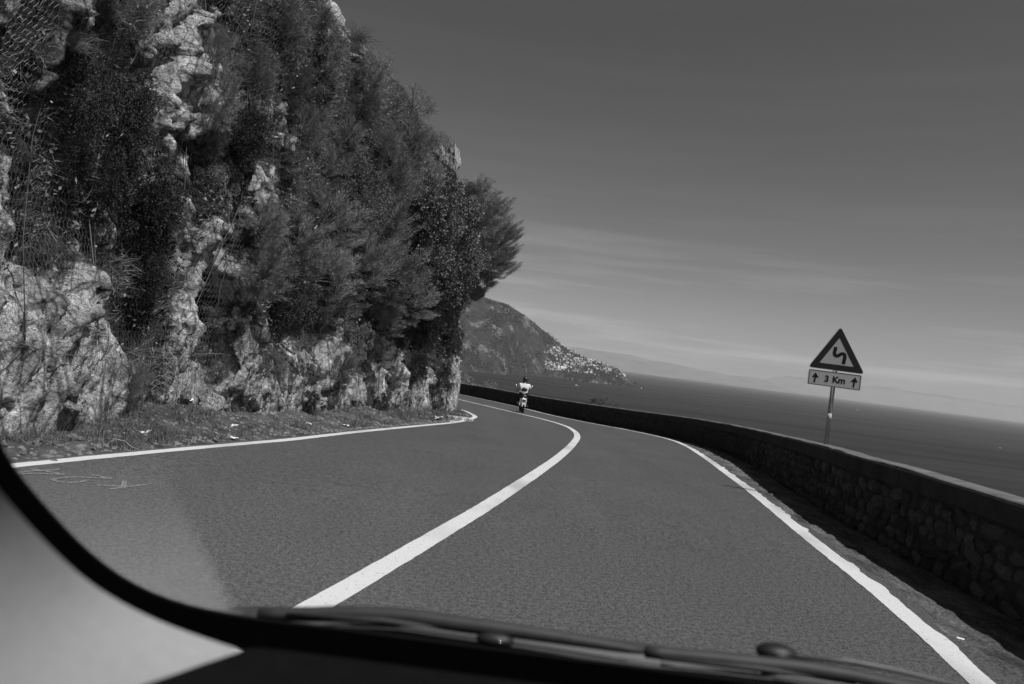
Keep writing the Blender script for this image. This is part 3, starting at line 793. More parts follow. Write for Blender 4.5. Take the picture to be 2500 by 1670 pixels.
for k, (x, y, Yd, r) in enumerate([(1080, 520, 25.4, 62), (1120, 500, 25.2, 52), (1140, 545, 25.0, 46), (1100, 580, 25.2, 56), (1130, 610, 25.0, 46), (1095, 640, 25.3, 40), (1062, 560, 25.0, 55), (1100, 450, 25.6, 48), (1150, 590, 25.0, 34), (1075, 455, 25.8, 44), (1140, 480, 25.3, 36), (1165, 552, 25.0, 30), (1163, 622, 25.0, 28), (1170, 590, 25.0, 20), (1092, 672, 25.3, 20), (1060, 610, 25.3, 48), (1050, 655, 25.4, 44), (1040, 585, 25.3, 52), (1078, 668, 25.3, 30), (1045, 500, 25.5, 50)]):
    q = at((x - (10 if x > 1125 else 0)) * K, y * K, Yd); s = r * 1.16 * K / FPX * Yd
    f = PINE[k % 3]
    st = 1.45 if x > 1125 else 1.0
    M = Matrix.Translation(Vector(q - pb)) @ Matrix.Rotation(cr.uniform(-.4, .4), 4, 'Z') @ Matrix.Rotation(-.5 if x > 1125 else 0, 4, 'Y') @ Matrix.Diagonal((s * st, s * .95, s * (.92 if x < 1125 else .62), 1))
    V = np.empty(len(f.vertices) * 3, np.float32); f.vertices.foreach_get('co', V); V = V.reshape(-1, 3)
    V = V @ np.array(M.to_3x3()).T + np.array(M.translation)
    pf.append(V)
V = np.concatenate(pf)
obj('crown', mesh('crown', V, np.arange(len(V)).reshape(-1, 3)), A_NEEDLE, pine)
for (x, y, r, lb) in [(905, 250, 95, 'thin half bare tree leaning out on the skyline of the slope'), (830, 170, 55, 'small bare branched tree near the top of the skyline'), (1000, 320, 40, 'little bare bush tree on the skyline above the rock spire')]:
    p, d, n = pick(x, y)
    plant('bare_tree', 'bare', Vector(p) + Vector((0.1, 0, 0.1)), (1, -0.3), d * K / FPX * r * 1.05, lb, 'tree', 'thin trees on the skyline', (1, 1, 1), ('crown', 'trunk'))

# scrub covering the ledges and gullies: one uncountable mass
vis = np.nonzero((RK < 0.22).ravel() & _ok & (_fd < 40) & (Zg.ravel() > 0.5))[0]
wgt = 1.0 / (1 + (_fd[vis] / 14) ** 2); wgt /= wgt.sum()
NT = 9000
ti = RNG.choice(vis, NT, p=wgt)
nbld = 26
P0 = np.repeat(_fp[ti], nbld, 0) + RNG.normal(size=(NT * nbld, 3)) * 0.07
out = np.concatenate([_fn[ti], np.zeros((NT, 1))], 1)
tdir = unit(out * 0.6 + RNG.normal(size=(NT, 3)) * 0.5 + [0, 0, 0.35])
dv = unit(np.repeat(tdir, nbld, 0) + RNG.normal(size=(NT * nbld, 3)) * 0.42)
ln = np.repeat(RNG.uniform(0.06, 0.24, NT), nbld) * RNG.uniform(0.5, 1.2, NT * nbld)
V, F = blades(P0, dv, ln, np.full(len(P0), 0.008), 77)
tag(obj('scrub', mesh('scrub', V, F), A_SCRUB), 'low scrub and weeds rooted all over the cliff ledges', kind='stuff')
NT = 1000
ti = RNG.choice(vis, NT, p=wgt)
P0 = np.repeat(_fp[ti], 22, 0) + RNG.normal(size=(NT * 22, 3)) * 0.13 + np.repeat(out[RNG.integers(0, len(out), NT)] * 0.06, 22, 0)
V, F = leaves(P0, unit(RNG.normal(size=(len(P0), 3)) + [0.4, 0, .4]), RNG.uniform(.03, .075, len(P0)), RNG.uniform(.015, .04, len(P0)), 78)
tag(obj('creeper_leaves', mesh('creeper_leaves', V, F), A_LEAF), 'creeping small leaved ground cover on the cliff', kind='stuff')

# ------------------------------------------------------------------ rockfall netting
DB = np.maximum(blur(D, 9), blur(D, 3) - 0.03) + 0.10
NETP = base3 + np.stack([nb[:, :1] * DB, nb[:, 1:] * DB, DB * up], -1)
def net_at(s, z):
    i = np.interp(s, arc, np.arange(NS)); j = np.interp(z, zc, np.arange(NZ))
    i0 = np.clip(i.astype(int), 0, NS - 2); j0 = np.clip(j.astype(int), 0, NZ - 2)
    fi, fj = (i - i0)[..., None], (j - j0)[..., None]
    return (NETP[i0, j0] * (1 - fi) + NETP[i0 + 1, j0] * fi) * (1 - fj) + (NETP[i0, j0 + 1] * (1 - fi) + NETP[i0 + 1, j0 + 1] * fi) * fj
sY = lambda y: float(np.interp(y, yc, arc))
net = empty('rockfall_net', (float(CLIFFX(8.0)), 8.0, 0))
tag(net, 'hexagonal steel wire rockfall netting with cables draped over the cliff', 'netting')
net.location = (0, 0, 0)
def wires(A, B, rad):
    t = unit(B - A); a = unit(np.cross(t, np.array([0.3, 0.2, 1.0]))); b = np.cross(t, a)
    n = len(A); V = np.empty((n, 6, 3))
    for k in range(3):
        o = (a * math.cos(k * 2.0944) + b * math.sin(k * 2.0944)) * rad
        V[:, k] = A + o; V[:, 3 + k] = B + o
    i = np.arange(n)[:, None] * 6
    F = np.concatenate([i + [0, 1, 4, 3], i + [1, 2, 5, 4], i + [2, 0, 3, 5]], 0)
    return V.reshape(-1, 3), F
def hexnet(y0, y1, z0, z1, w=0.062, h=0.088):
    s0, s1 = sY(y0), sY(y1)
    ncol, nrow = int((s1 - s0) / w), int((z1 - z0) / h)
    I, J = np.meshgrid(np.arange(ncol), np.arange(nrow), indexing='ij')
    sx = s0 + (I + 0.5 * (J % 2)) * w; zz = z0 + J * h
    sag = 0.03 * np.sin(sx * 3.1) + 0.02 * np.sin(zz * 2.3 + sx) + 0.012 * vnoise(sx * 9, zz * 9, sx * 0, 3); sx = sx + 0.03 * np.sin(zz * 1.7) + 0.014 * vnoise(sx * 8, zz * 8, sx * 0, 4)
    top = net_at(sx, zz + h * 0.22 + sag); bot = net_at(sx, zz - h * 0.22 + sag)
    A, B = [top.reshape(-1, 3)], [bot.reshape(-1, 3)]        # upright twist of each cell
    for sh in (0, 1):                                        # two slanting wires to the row above
        jj = J[:, :-1]; ii = I[:, :-1] + np.where(jj % 2 == 0, sh - 1, sh)
        ok = (ii >= 0) & (ii < ncol)
        A.append(top[:, :-1][ok]); B.append(bot[np.clip(ii, 0, ncol - 1), jj + 1][ok])
    return np.concatenate(A), np.concatenate(B)
a1, b1 = hexnet(6.2, 17.5, 0.75, 8.6)
V, F = wires(a1, b1, 0.0017)
tag(obj('netting', mesh('netting', V, F), A_STEEL, net), kind='stuff')
def cable(name, pts, rad, m=A_ROPE):
    mb = MB(); mb.tube([net_at(np.array(s), np.array(z)) + np.array([0.03, 0, 0]) for s, z in pts], rad, 5)
    mb.build(name, m, net, True)
for y0, dy in ((7.4, .15), (8.6, .1), (9.6, -.1), (10.6, .2), (11.7, 0.1), (12.7, -.15), (13.9, .2), (15.4, 0.0)):
    cable('cable', [(sY(y0) + dy * k / 8 + 0.05 * math.sin(k * .9 + y0), 1.0 + k * 0.95) for k in range(9)], 0.0055)
cable('cable', [(sY(6.3 + k * 0.5), 0.95 + 0.08 * math.sin(k * 1.3)) for k in range(18)], 0.006)
for y0 in (8.1, 11.1):
    cable('cable', [(sY(y0) + 0.22 * k, 0.9 + k * 0.75) for k in range(7)], 0.006)

# ------------------------------------------------------------------ loose stones and litter on the verges
def verge_pt(x, y):
    g = on_ground(x, y, 0.05)
    f = vl if g[0] < LEFT(g[1]) else vr
    return Vector((g[0], g[1], float(np.asarray(f(np.array(g[0]), np.array(g[1]))).ravel()[0])))
RS = [rock_mesh(260 + i, 2, 0.5, 'loose_stone') for i in range(4)]
for m in RS: m.materials.append(A_STONE)
for i, (x, y, r, lb) in enumerate([(6, 1089, 15, 'pale loose stone at the far left edge of the verge'), (55, 1100, 13, 'flat pale stone on the left verge near the windscreen pillar'), (92, 1085, 20, 'biggest broken stone on the left verge'), (136, 1112, 12, 'pale stone lying closest to the left edge line'), (526, 1069, 12, 'small pale stone under the leaning toe rock'), (597, 1034, 10, 'small pale stone between the two toe slabs'), (820, 1049, 8, 'small pale stone half way along the verge'), (1040, 1022, 10, 'pale stone near the cliff corner'), (2211, 1351, 12, 'small pale stone at the foot of the parapet wall'), (700, 1050, 9, 'little pale stone in front of the dark weed'), (230, 1088, 9, 'little stone on the dirt beside the edge line')]):
    g = verge_pt(x, y); s = r * 0.5 / FPX * g.y
    o = obj('loose_stone', RS[i % 4]); s *= 1.3; o.location = g + Vector((0, 0, s * 0.4)); o.scale = (s * 1.3, s * 1.0, s * 0.8); o.rotation_euler = (0, 0, i * 1.3)
    tag(o, lb, 'stone', 'loose stones on the verge')
def paper_mesh(seed):
    r = np.random.default_rng(seed); n = 7
    u = np.linspace(-1, 1, n); X, Yq = np.meshgrid(u, u, indexing='ij')
    Z = 0.35 + 0.4 * fbm(X * 1.5 + seed, Yq * 1.5, X * 0, 3, seed)
    V = np.stack([X + r.normal(size=X.shape) * .1, Yq * .7 + r.normal(size=X.shape) * .1, Z], -1)
    m = mesh('litter', V, grid_faces(n, n)); m.materials.append(A_LITTER); return m
PM = [paper_mesh(400 + i) for i in range(3)]
for i, (x, y, r, lb) in enumerate([(349, 1063, 18, 'crumpled white paper on the verge left of the grass clump'), (452, 1023, 17, 'white litter on the bank beneath the leaning toe rock'), (570, 1047, 13, 'white scrap standing on the verge below the toe slabs'), (572, 1065, 12, 'white scrap next to the edge line below the toe slabs'), (753, 1041, 9, 'small white scrap on the verge below the big thicket'), (845, 1036, 10, 'white scrap on the verge right of the thicket foot'), (1071, 1022, 17, 'largest crumpled white paper at the cliff corner'), (2347, 1543, 20, 'flat white leaf of paper in the gutter by the parapet'), (1105, 1026, 8, 'small white scrap beside the pale slab at the corner')]):
    g = verge_pt(x, y); s = r * 0.5 / FPX * g.y
    s *= 1.45 if i != 7 else .8; o = obj('litter', PM[i % 3]); o.location = g + Vector((0, 0, 0.02)); o.scale = (s, s, s * (0.8 if i != 7 else .15)); o.rotation_euler = (0, 0, i * 0.8)
    sm = o.modifiers.new('thick', 'SOLIDIFY'); sm.thickness = 0.05
    tag(o, lb, 'litter', 'white litter on the verges')
g = verge_pt(1122, 1021)
mb = MB(); mb.box((0, 0, 0.05), (0.75, 0.35, 0.1), taper=0.9)
o = mb.build('stone_slab', A_STONE, bevel=0.02); o.location = g; o.rotation_euler = (0, 0, 0.2)
tag(o, 'pale flat stone slab lying in the bend inside the edge line', 'stone')
g = verge_pt(296, 1080)
mb = MB(); mb.tube([(-.3, .05, .10), (-.12, 0, .14), (.05, .02, .12), (.2, -.03, .05), (.36, -.05, .02)], [.008, .014, .013, .010, .005], 6)
mb.tube([(-.12, 0, .14), (-.2, -.1, .05), (-.24, -.16, .01)], [.009, .007, .004], 5)
o = mb.build('broken_branch', mk_simple('bleached_wood', 0.24, 0.85, 0.1, 0.3, 14), None, True); o.location = g; o.scale = (.6, .6, .6)
tag(o, 'bleached broken branch lying on the left verge', 'branch')
# gravel and weeds of the verge (uncountable)
NG = 2600
gy = RNG.uniform(6, 30, NG); gx = LEFT(gy) - 0.22 - RNG.uniform(0, 1, NG) ** 1.5 * (LEFT(gy) - CLIFFX(gy) - 0.1)
b8 = np.array([(-1, -1, -.4), (1, -.8, -.4), (.8, 1, -.4), (-.9, .9, -.4), (-.5, -.4, .6), (.6, -.5, .5), (.4, .5, .7), (-.5, .6, .5)])
f6 = np.array([(3, 2, 1, 0), (4, 5, 6, 7), (0, 1, 5, 4), (1, 2, 6, 5), (2, 3, 7, 6), (3, 0, 4, 7)])
gs = RNG.uniform(0.008, 0.03, NG) * RNG.choice([1, 1, 1, 1.8], NG)
an = RNG.uniform(0, 6.3, NG)
bx = b8[None, :, 0] * np.cos(an)[:, None] - b8[None, :, 1] * np.sin(an)[:, None]; by = b8[None, :, 0] * np.sin(an)[:, None] + b8[None, :, 1] * np.cos(an)[:, None]
gzv = vl(gx, gy)
V = np.stack([gx[:, None] + bx * gs[:, None], gy[:, None] + by * gs[:, None], gzv[:, None] + np.repeat(b8[None, :, 2], NG, 0) * gs[:, None] * .7], -1)
F = (np.arange(NG)[:, None, None] * 8 + f6[None]).reshape(-1, 4)
tag(obj('gravel', mesh('gravel', V, F), mk_simple('gravel_stone', 0.15, 0.9, 0.1, 0.6, 30)), 'scattered gravel on the dirt verge', kind='stuff')
NW = 1500
wy = RNG.uniform(6, 28, NW); wx2 = LEFT(wy) - 0.3 - RNG.uniform(0, 1, NW) * (LEFT(wy) - CLIFFX(wy) - 0.2)
keep = fbm(wx2 * 1.3, wy * 1.3, wx2 * 0, 3, 55) > -0.05
wy, wx2 = wy[keep], wx2[keep]
P0 = np.repeat(np.stack([wx2, wy, vl(wx2, wy)], 1), 14, 0) + RNG.normal(size=(len(wx2) * 14, 3)) * [.05, .05, 0]
V, F = blades(P0, unit(RNG.normal(size=(len(P0), 3)) * .55 + [0, 0, .8]), RNG.uniform(.04, .22, len(P0)), np.full(len(P0), .008), 79)
tag(obj('verge_weeds', mesh('verge_weeds', V, F), A_SCRUB), 'short weeds and dead grass on the dirt verge', kind='stuff')

# ------------------------------------------------------------------ parapet wall
wall = empty('parapet_wall', (4.24, 6.5, 0)); wall.location = (0, 0, 0)
tag(wall, 'low rubble stone parapet wall with concrete coping along the sea side', 'wall')
wy_ = np.concatenate([np.arange(-1, 34, 0.2), np.arange(34, 76, 0.5)])
wxv = WALLX(wy_); dwx = np.gradient(wxv, wy_); wn = np.stack([np.ones_like(dwx), -dwx], 1); wn /= np.linalg.norm(wn, axis=1)[:, None]   # towards the sea
def wall_sweep(sec):          # sec(y) -> list of (offset seaward, height above road)
    rows = []
    for i, y in enumerate(wy_):
        rows.append([(wxv[i] + wn[i, 0] * o, y + wn[i, 1] * o, float(gz(y)) + h) for o, h in sec(i, y)])
    return np.array(rows)
HW = WALLH(wy_)
TH = 0.24
core = wall_sweep(lambda i, y: [(0.03, -0.3), (0.03, HW[i] - 0.17), (TH - 0.02, HW[i] - 0.17), (TH - 0.02, -1.2)])
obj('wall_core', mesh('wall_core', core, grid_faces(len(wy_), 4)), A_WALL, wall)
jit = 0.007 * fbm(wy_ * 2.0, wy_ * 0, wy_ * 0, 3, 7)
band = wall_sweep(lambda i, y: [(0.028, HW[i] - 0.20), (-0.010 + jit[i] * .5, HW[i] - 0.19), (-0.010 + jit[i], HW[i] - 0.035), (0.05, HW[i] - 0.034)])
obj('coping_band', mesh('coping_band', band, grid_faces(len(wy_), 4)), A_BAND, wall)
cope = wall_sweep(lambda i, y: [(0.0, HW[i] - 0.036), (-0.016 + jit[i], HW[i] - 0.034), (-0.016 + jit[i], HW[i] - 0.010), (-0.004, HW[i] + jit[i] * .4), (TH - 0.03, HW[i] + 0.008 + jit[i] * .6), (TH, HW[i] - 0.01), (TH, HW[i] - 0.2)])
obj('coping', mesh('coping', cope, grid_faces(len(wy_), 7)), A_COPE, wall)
def stone_mesh(seed):
    b = bmesh.new(); bmesh.ops.create_icosphere(b, subdivisions=2, radius=1.0); r = np.random.default_rng(seed)
    for v in b.verts:
        c = np.array(v.co); c = np.sign(c) * np.abs(c) ** 0.72
        c *= 1 + 0.16 * r.normal()
        v.co = c
    m = bpy.data.meshes.new('stone'); b.to_mesh(m); b.free(); m.materials.append(A_WSTONE); return m
SM = [stone_mesh(500 + i) for i in range(6)]
SV = []
for m in SM:
    v = np.empty(len(m.vertices) * 3, np.float32); m.vertices.foreach_get('co', v)
    t = np.empty(len(m.polygons) * 3, np.int32); m.polygons.foreach_get('vertices', t); SV.append((v.reshape(-1, 3), t.reshape(-1, 3)))
warc = np.concatenate([[0], np.cumsum(np.hypot(np.diff(wxv), np.diff(wy_)))])
far_v, far_f, nf, nst = [], [], 0, 0
s = float(np.interp(4.4, wy_, warc)); send = float(np.interp(58, wy_, warc))
stones = []
nrow = 5
for row in range(nrow):
    q = s + random.uniform(0, .2)
    while q < send:
        big = random.choice([.06, .08, .10, .12, .16]) * (1.0 if q < 30 else 1.5)
        stones.append((q + big, row, big)); q += 2 * big + random.uniform(0.02, 0.06)
stones.sort()
for q, row, w in stones:
    y = float(np.interp(q, warc, wy_)); hgt = float(WALLH(y)) - 0.22
    hh = hgt / nrow
    z = float(gz(y)) + (row + 0.5 + random.uniform(-.16, .16)) * hh
    i = int(np.argmin(np.abs(wy_ - y))); n = wn[i]; ang = math.atan2(-n[0], n[1]) + math.pi / 2
    rz = math.atan2(-dwx[i], 1.0) * 1.0
    k = random.randrange(6)
    sc = (0.035 + random.uniform(0, .022), w * random.uniform(.85, 1.0), hh * random.uniform(.40, .56))
    tilt = random.uniform(-.35, .35)
    loc = Vector((float(WALLX(y)) + n[0] * 0.045, y + n[1] * 0.045, z))
    M = Matrix.Translation(loc) @ Matrix.Rotation(rz, 4, 'Z') @ Matrix.Rotation(tilt, 4, 'X') @ Matrix.Diagonal((*sc, 1))
    if nst < 300:
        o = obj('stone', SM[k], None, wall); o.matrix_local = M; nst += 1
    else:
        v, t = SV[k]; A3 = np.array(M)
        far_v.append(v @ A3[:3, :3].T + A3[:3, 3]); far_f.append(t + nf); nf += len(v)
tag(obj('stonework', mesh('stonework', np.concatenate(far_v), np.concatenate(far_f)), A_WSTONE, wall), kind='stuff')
A_ARCH = mk_simple('pale_slab', 0.075, 0.9, 0.1, 0.3, 10)
for k, t in enumerate(np.linspace(-1, 1, 9)):           # fan of upright arched slabs set in the wall
    y = 21.4 + 0.0 - t * 0.9; x0 = float(WALLX(y)); zb = float(gz(y)) + 0.12; hh = 0.46
    mb = MB(); dirx = 0.10 * (-t)
    cpts = []
    for j in range(7):
        u = j / 6
        yy = y - 0.13 * t * (1 - (2 * u - 1) ** 2) * 1.0
        cpts.append((float(WALLX(yy)) - 0.012, yy, zb + u * hh))
    mb.tube(cpts, 0.022, 5); mb.build('arched_slab', A_ARCH, wall, True)

# ------------------------------------------------------------------ road sign
sgx, sgy = 4.485, 11.6
p0 = at(2016, 1083, sgy)
sg = empty('road_sign', (p0[0], sgy, p0[2])); sg.rotation_euler = (0, 0, math.radians(-27))
tag(sg, 'triangular double bend warning sign with 3 Km panel on a pole behind the parapet', 'sign')
A_SW = mk_simple('sign_white', 0.66, 0.8, 0.1, 0.05, 6)
A_SR = mk_simple('sign_border_dark', 0.05, 0.8, 0.1, 0.1, 6)
A_SK = mk_simple('sign_black', 0.02, 0.5, 0.3, 0.1, 6)
A_SG = mk_simple('galvanised_pole', 0.30, 0.5, 0.4, 0.15, 12)
def SL(zx, zy):
    q = at(1900 + zx * 0.21053, 780 + zy * 0.21053, sgy); return (q[0] - p0[0], q[2] - p0[2])
def rounded(poly, r, n=5):
    out = []
    for i in range(len(poly)):
        p, a, b = Vector(poly[i]), Vector(poly[i - 1]), Vector(poly[(i + 1) % len(poly)])
        da, db = (a - p).normalized(), (b - p).normalized()
        t = r / math.tan(da.angle(db) / 2)
        A, B = p + da * t, p + db * t
        for k in range(n + 1):
            u = k / n; out.append(tuple(A * (1 - u) ** 2 + p * 2 * u * (1 - u) + B * u * u))
    return out
mb = MB(); mb.tube([(0, 0.05, -0.06), (0, 0.05, 1.3)], 0.032, 14); mb.build('pole', A_SG, sg, True)
z0 = SL(590, 1180)[1]; z1 = SL(600, 1090)[1]
mb = MB(); mb.tube([(0, 0.05, z0), (0, 0.05, z1)], 0.034, 14); mb.build('pole_band', mk_simple('pole_sticker', 0.4, 0.8, 0.1, 0.1, 9), sg, True)
tri = [SL(360, 548), SL(975, 640), SL(727, 78)]
cz = Vector((sum(p[0] for p in tri) / 3, sum(p[1] for p in tri) / 3))
shr = lambda L, f: [tuple(cz + (Vector(p) - cz) * f) for p in L]
mb = MB(); mb.prism(rounded(tri, 0.035), 0.0, 0.022); plate = mb.build('triangle_plate', A_SW, sg)
mb = MB(); oa, ob = rounded(shr(tri, 0.965), 0.032), rounded(shr(tri, 0.60), 0.006)
n = len(oa)
mb.add([(p[0], -0.0007, p[1]) for p in oa] + [(p[0], -0.0007, p[1]) for p in ob], [(i, (i + 1) % n, n + (i + 1) % n, n + i) for i in range(n)])
mb.build('border', A_SR, plate)
def ribbon(L, w, m, par, y=-0.001, name='symbol'):
    P = np.array([SL(*p) for p in L]); T = np.gradient(P, axis=0); N = np.stack([-T[:, 1], T[:, 0]], 1); N /= np.linalg.norm(N, axis=1)[:, None]
    V = [(a[0], y, a[1]) for a in P + N * w / 2] + [(a[0], y, a[1]) for a in P - N * w / 2]; k = len(P)
    mb = MB(); mb.add(V, [(i, i + 1, k + i + 1, k + i) for i in range(k - 1)]); return mb.build(name, m, par)
ribbon([(748, 520), (757, 480), (766, 440), (764, 412), (748, 398), (722, 402), (700, 418), (678, 424), (660, 414), (654, 392), (662, 355), (670, 318)], 0.048, A_SK, plate, name='bend_symbol')
pn = [SL(352, 745), SL(925, 825), SL(945, 650), SL(372, 570)]
mb = MB(); mb.prism(rounded(pn, 0.02), 0.0, 0.02); panel = mb.build('distance_panel', A_SW, sg)
pc = Vector((sum(p[0] for p in pn) / 4, sum(p[1] for p in pn) / 4))
i1, i2 = rounded([tuple(pc + (Vector(p) - pc) * .965) for p in pn], 0.018), rounded([tuple(pc + Vector(((Vector(p) - pc)[0] * .945, (Vector(p) - pc)[1] * .89))) for p in pn], 0.014)
mb = MB(); n = len(i1)
mb.add([(p[0], -0.0007, p[1]) for p in i1] + [(p[0], -0.0007, p[1]) for p in i2], [(i, (i + 1) % n, n + (i + 1) % n, n + i) for i in range(n)])
mb.build('panel_border', A_SR, panel)
for sh, hd in (([(430, 728), (437, 695), (443, 660)], [(447, 610), (405, 666), (482, 676)]), ([(850, 788), (857, 755), (863, 718)], [(873, 670), (820, 724), (900, 732)])):
    ribbon(sh, 0.024, A_SK, panel, name='arrow_shaft')
    mb = MB(); mb.add([(SL(*p)[0], -0.001, SL(*p)[1]) for p in hd], [(0, 1, 2)]); mb.build('arrow_head', A_SK, panel)
tb = SL(648, 732); td = Vector(SL(785, 752)) - Vector(SL(515, 716)); tdn = td.normalized()
for ch, u in (('3', -.106), ('K', .012), ('m', .098)):
    tx = bpy.data.curves.new('letter', 'FONT'); tx.body = ch; tx.size = 0.128; tx.offset = 0.0045; tx.align_x = 'CENTER'
    to = bpy.data.objects.new('letter', tx); COL.objects.link(to)
    bpy.context.view_layer.update()
    tm = bpy.data.meshes.new_from_object(to.evaluated_get(bpy.context.evaluated_depsgraph_get()))
    bpy.data.objects.remove(to)
    tm.materials.clear()
    to = obj('letter', tm, A_SK, panel)
    to.location = (tb[0] + tdn[0] * u, -0.0012, tb[1] + tdn[1] * u); to.rotation_euler = (math.radians(90), -math.atan2(td[1], td[0]), 0)
for zz in (SL(640, 560)[1], SL(640, 740)[1]):
    mb = MB(); mb.box((0, 0.035, zz), (0.11, 0.04, 0.035)); mb.build('clamp', A_SG, sg, bevel=0.004)

# ------------------------------------------------------------------ scooter and rider
A_TYRE = mk_simple('tyre_rubber', 0.02, 0.8, 0.2, 0.2, 20)
A_SCW = mk_simple('scooter_white', 0.75, 0.3, 0.5, 0.05, 4)
A_SCD = mk_simple('scooter_dark', 0.025, 0.4, 0.4, 0.2, 6)
A_CHR = mk_simple('chrome', 0.6, 0.2, 0.5, 0.05, 6, 0, 1.0)
A_SHIRT = mk_simple('white_shirt', 0.6, 0.85, 0.1, 0.06, 9, 0.3)
A_TROU = mk_simple('dark_trousers', 0.02, 0.9, 0.1, 0.2, 12)
A_SKIN = mk_simple('skin', 0.26, 0.6, 0.3, 0.08, 15)
A_HELM = mk_simple('helmet_black', 0.015, 0.22, 0.6, 0.1, 5)
SX, SY_ = 0.80, 35.0
SCZ, SRZ = float(gz(SY_)), math.radians(4)
sco = empty('scooter', (SX, SY_, SCZ), SRZ); sco.scale = (.91, .91, .91)
tag(sco, 'white and dark scooter ridden away along the right lane', 'scooter')
def wheel(y):
    mb = MB(); n = 20
    P = [(0, y + .215 * math.cos(a), .255 + .215 * math.sin(a)) for a in np.linspace(0, 2 * math.pi, n + 1)]
    mb.tube(P, 0.055, 8, False); w = mb.build('wheel', A_TYRE, sco, True)
    mb = MB(); mb.tube([(-.05, y, .255), (.05, y, .255)], .15, 16)
    for k in range(5): mb.tube([(0, y, .255), (0, y + .2 * math.cos(k * 1.257), .255 + .2 * math.sin(k * 1.257))], .015, 5)
    mb.build('rim', A_SCD, w, True)
wheel(-.55); wheel(.72)
mb = MB(); mb.tube([(0, -.72, .62), (0, -.5, .60), (0, -.15, .55), (0, .05, .42)], [.10, .15, .17, .12], 12); mb.build('rear_body', A_SCW, sco, True)
mb = MB(); mb.tube([(0, -.62, .78), (0, -.35, .79), (0, -.02, .76), (0, .08, .72)], [.10, .14, .13, .08], 10); mb.build('seat', A_SCD, sco, True)
mb = MB(); mb.box((0, .28, .27), (.30, .55, .08)); mb.build('footboard', A_SCD, sco, bevel=.02)
mb = MB(); mb.add([(-.20, .52, .30), (.20, .52, .30), (.22, .60, .75), (-.22, .60, .75), (-.15, .58, .98), (.15, .58, .98), (-.20, .58, .30), (.20, .58, .30), (.22, .68, .75), (-.22, .68, .75), (-.15, .64, .98), (.15, .64, .98)],
      [(0, 1, 2, 3), (3, 2, 5, 4), (6, 9, 8, 7), (9, 10, 11, 8), (0, 3, 9, 6), (3, 4, 10, 9), (1, 7, 8, 2), (2, 8, 11, 5), (4, 5, 11, 10), (0, 6, 7, 1)]); mb.build('front_shield', A_SCW, sco, bevel=.02)
mb = MB(); mb.tube([(-.34, .42, 1.02), (-.15, .52, 1.0), (.15, .52, 1.0), (.34, .42, 1.02)], .018, 8); mb.tube([(0, .54, 1.0), (0, .72, .3)], .03, 8); mb.build('handlebar', A_SCD, sco, True)
for sg_ in (-1, 1):
    mb = MB(); mb.tube([(sg_ * .26, .48, 1.02), (sg_ * .32, .50, 1.16), (sg_ * .37, .50, 1.24)], .008, 6); mb.ball((sg_ * .39, .5, 1.27), (.055, .015, .04)); mb.build('mirror', A_CHR, sco, True)
mb = MB(); mb.box((0, -.80, .44), (.19, .015, .19)); mb.build('number_plate', A_SCW, sco)
mb = MB(); mb.ball((0, -.77, .64), (.10, .05, .05)); mb.build('tail_light', mk_simple('tail_light', 0.09, 0.3, 0.5), sco, True)
mb = MB(); mb.tube([(.16, -.1, .28), (.18, -.35, .30), (.19, -.68, .36)], [.03, .05, .045], 10); mb.build('exhaust', A_SCD, sco, True)
mb = MB(); mb.tube([(0, -.80, .34), (0, -.72, .50), (0, -.5, .54), (0, -.33, .46)], [.05, .08, .08, .05], 8); mb.build('mudguard', A_SCD, sco, True)
mb = MB(); mb.tube([(0, -.02, .5), (0, -.3, .34), (0, -.55, .27)], [.10, .11, .07], 8); mb.build('engine', A_SCD, sco, True)
for sg_ in (-1, 1):
    mb = MB(); mb.tube([(sg_ * .13, -.45, .66), (sg_ * .15, -.70, .74), (sg_ * .06, -.80, .74)], .014, 6); mb.build('grab_rail', A_CHR, sco, True)

def skin(name, J, E, m, parent=None, root=0, sub=2):
    me = bpy.data.meshes.new(name); me.from_pydata([j[:3] for j in J], E, []); me.update()
    o = obj(name, me, m, parent)
    sk = o.modifiers.new('skin', 'SKIN'); sk.use_smooth_shade = True
    for i, j in enumerate(J):
        v = me.skin_vertices[0].data[i]; r = j[3]; v.radius = (r, r) if not hasattr(r, '__len__') else r
        v.use_root = (i == root)
    ss = o.modifiers.new('sub', 'SUBSURF'); ss.levels = sub; ss.render_levels = sub
    return o
J = [(0, -.12, .86, .13), (0, -.08, 1.06, .125), (0, -.02, 1.25, .14), (0, .02, 1.38, .07), (0, .05, 1.47, .06), (0, .08, 1.58, .085)]
E = [(0, 1), (1, 2), (2, 3), (3, 4), (4, 5)]
for sg_ in (-1, 1):
    b = len(J)
    J += [(sg_ * .18, -.01, 1.33, .065), (sg_ * .27, .08, 1.10, .05), (sg_ * .30, .32, 1.05, .036), (sg_ * .30, .39, 1.05, .032)]
    E += [(2, b), (b, b + 1), (b + 1, b + 2), (b + 2, b + 3)]
    for k in range(4):
        c = len(J); xx = sg_ * (.275 + .018 * k)
        J += [(xx, .43, 1.05, .010), (xx, .46, 1.03, .009), (xx, .45, .995, .008)]; E += [(b + 3, c), (c, c + 1), (c + 1, c + 2)]
    c = len(J); J += [(sg_ * .262, .40, 1.03, .010), (sg_ * .262, .44, 1.0, .009)]; E += [(b + 3, c), (c, c + 1)]
    c = len(J); J += [(sg_ * .10, -.06, .83, .105), (sg_ * .19, .34, .80, .075), (sg_ * .17, .28, .42, .052), (sg_ * .17, .25, .36, .045), (sg_ * .18, .42, .335, .04)]
    E += [(0, c), (c, c + 1), (c + 1, c + 2), (c + 2, c + 3), (c + 3, c + 4)]
per = skin('person', J, E, A_SKIN)
per.location = (SX, SY_, SCZ); per.rotation_euler = (0, 0, SRZ); per.scale = (.91, .91, .91)
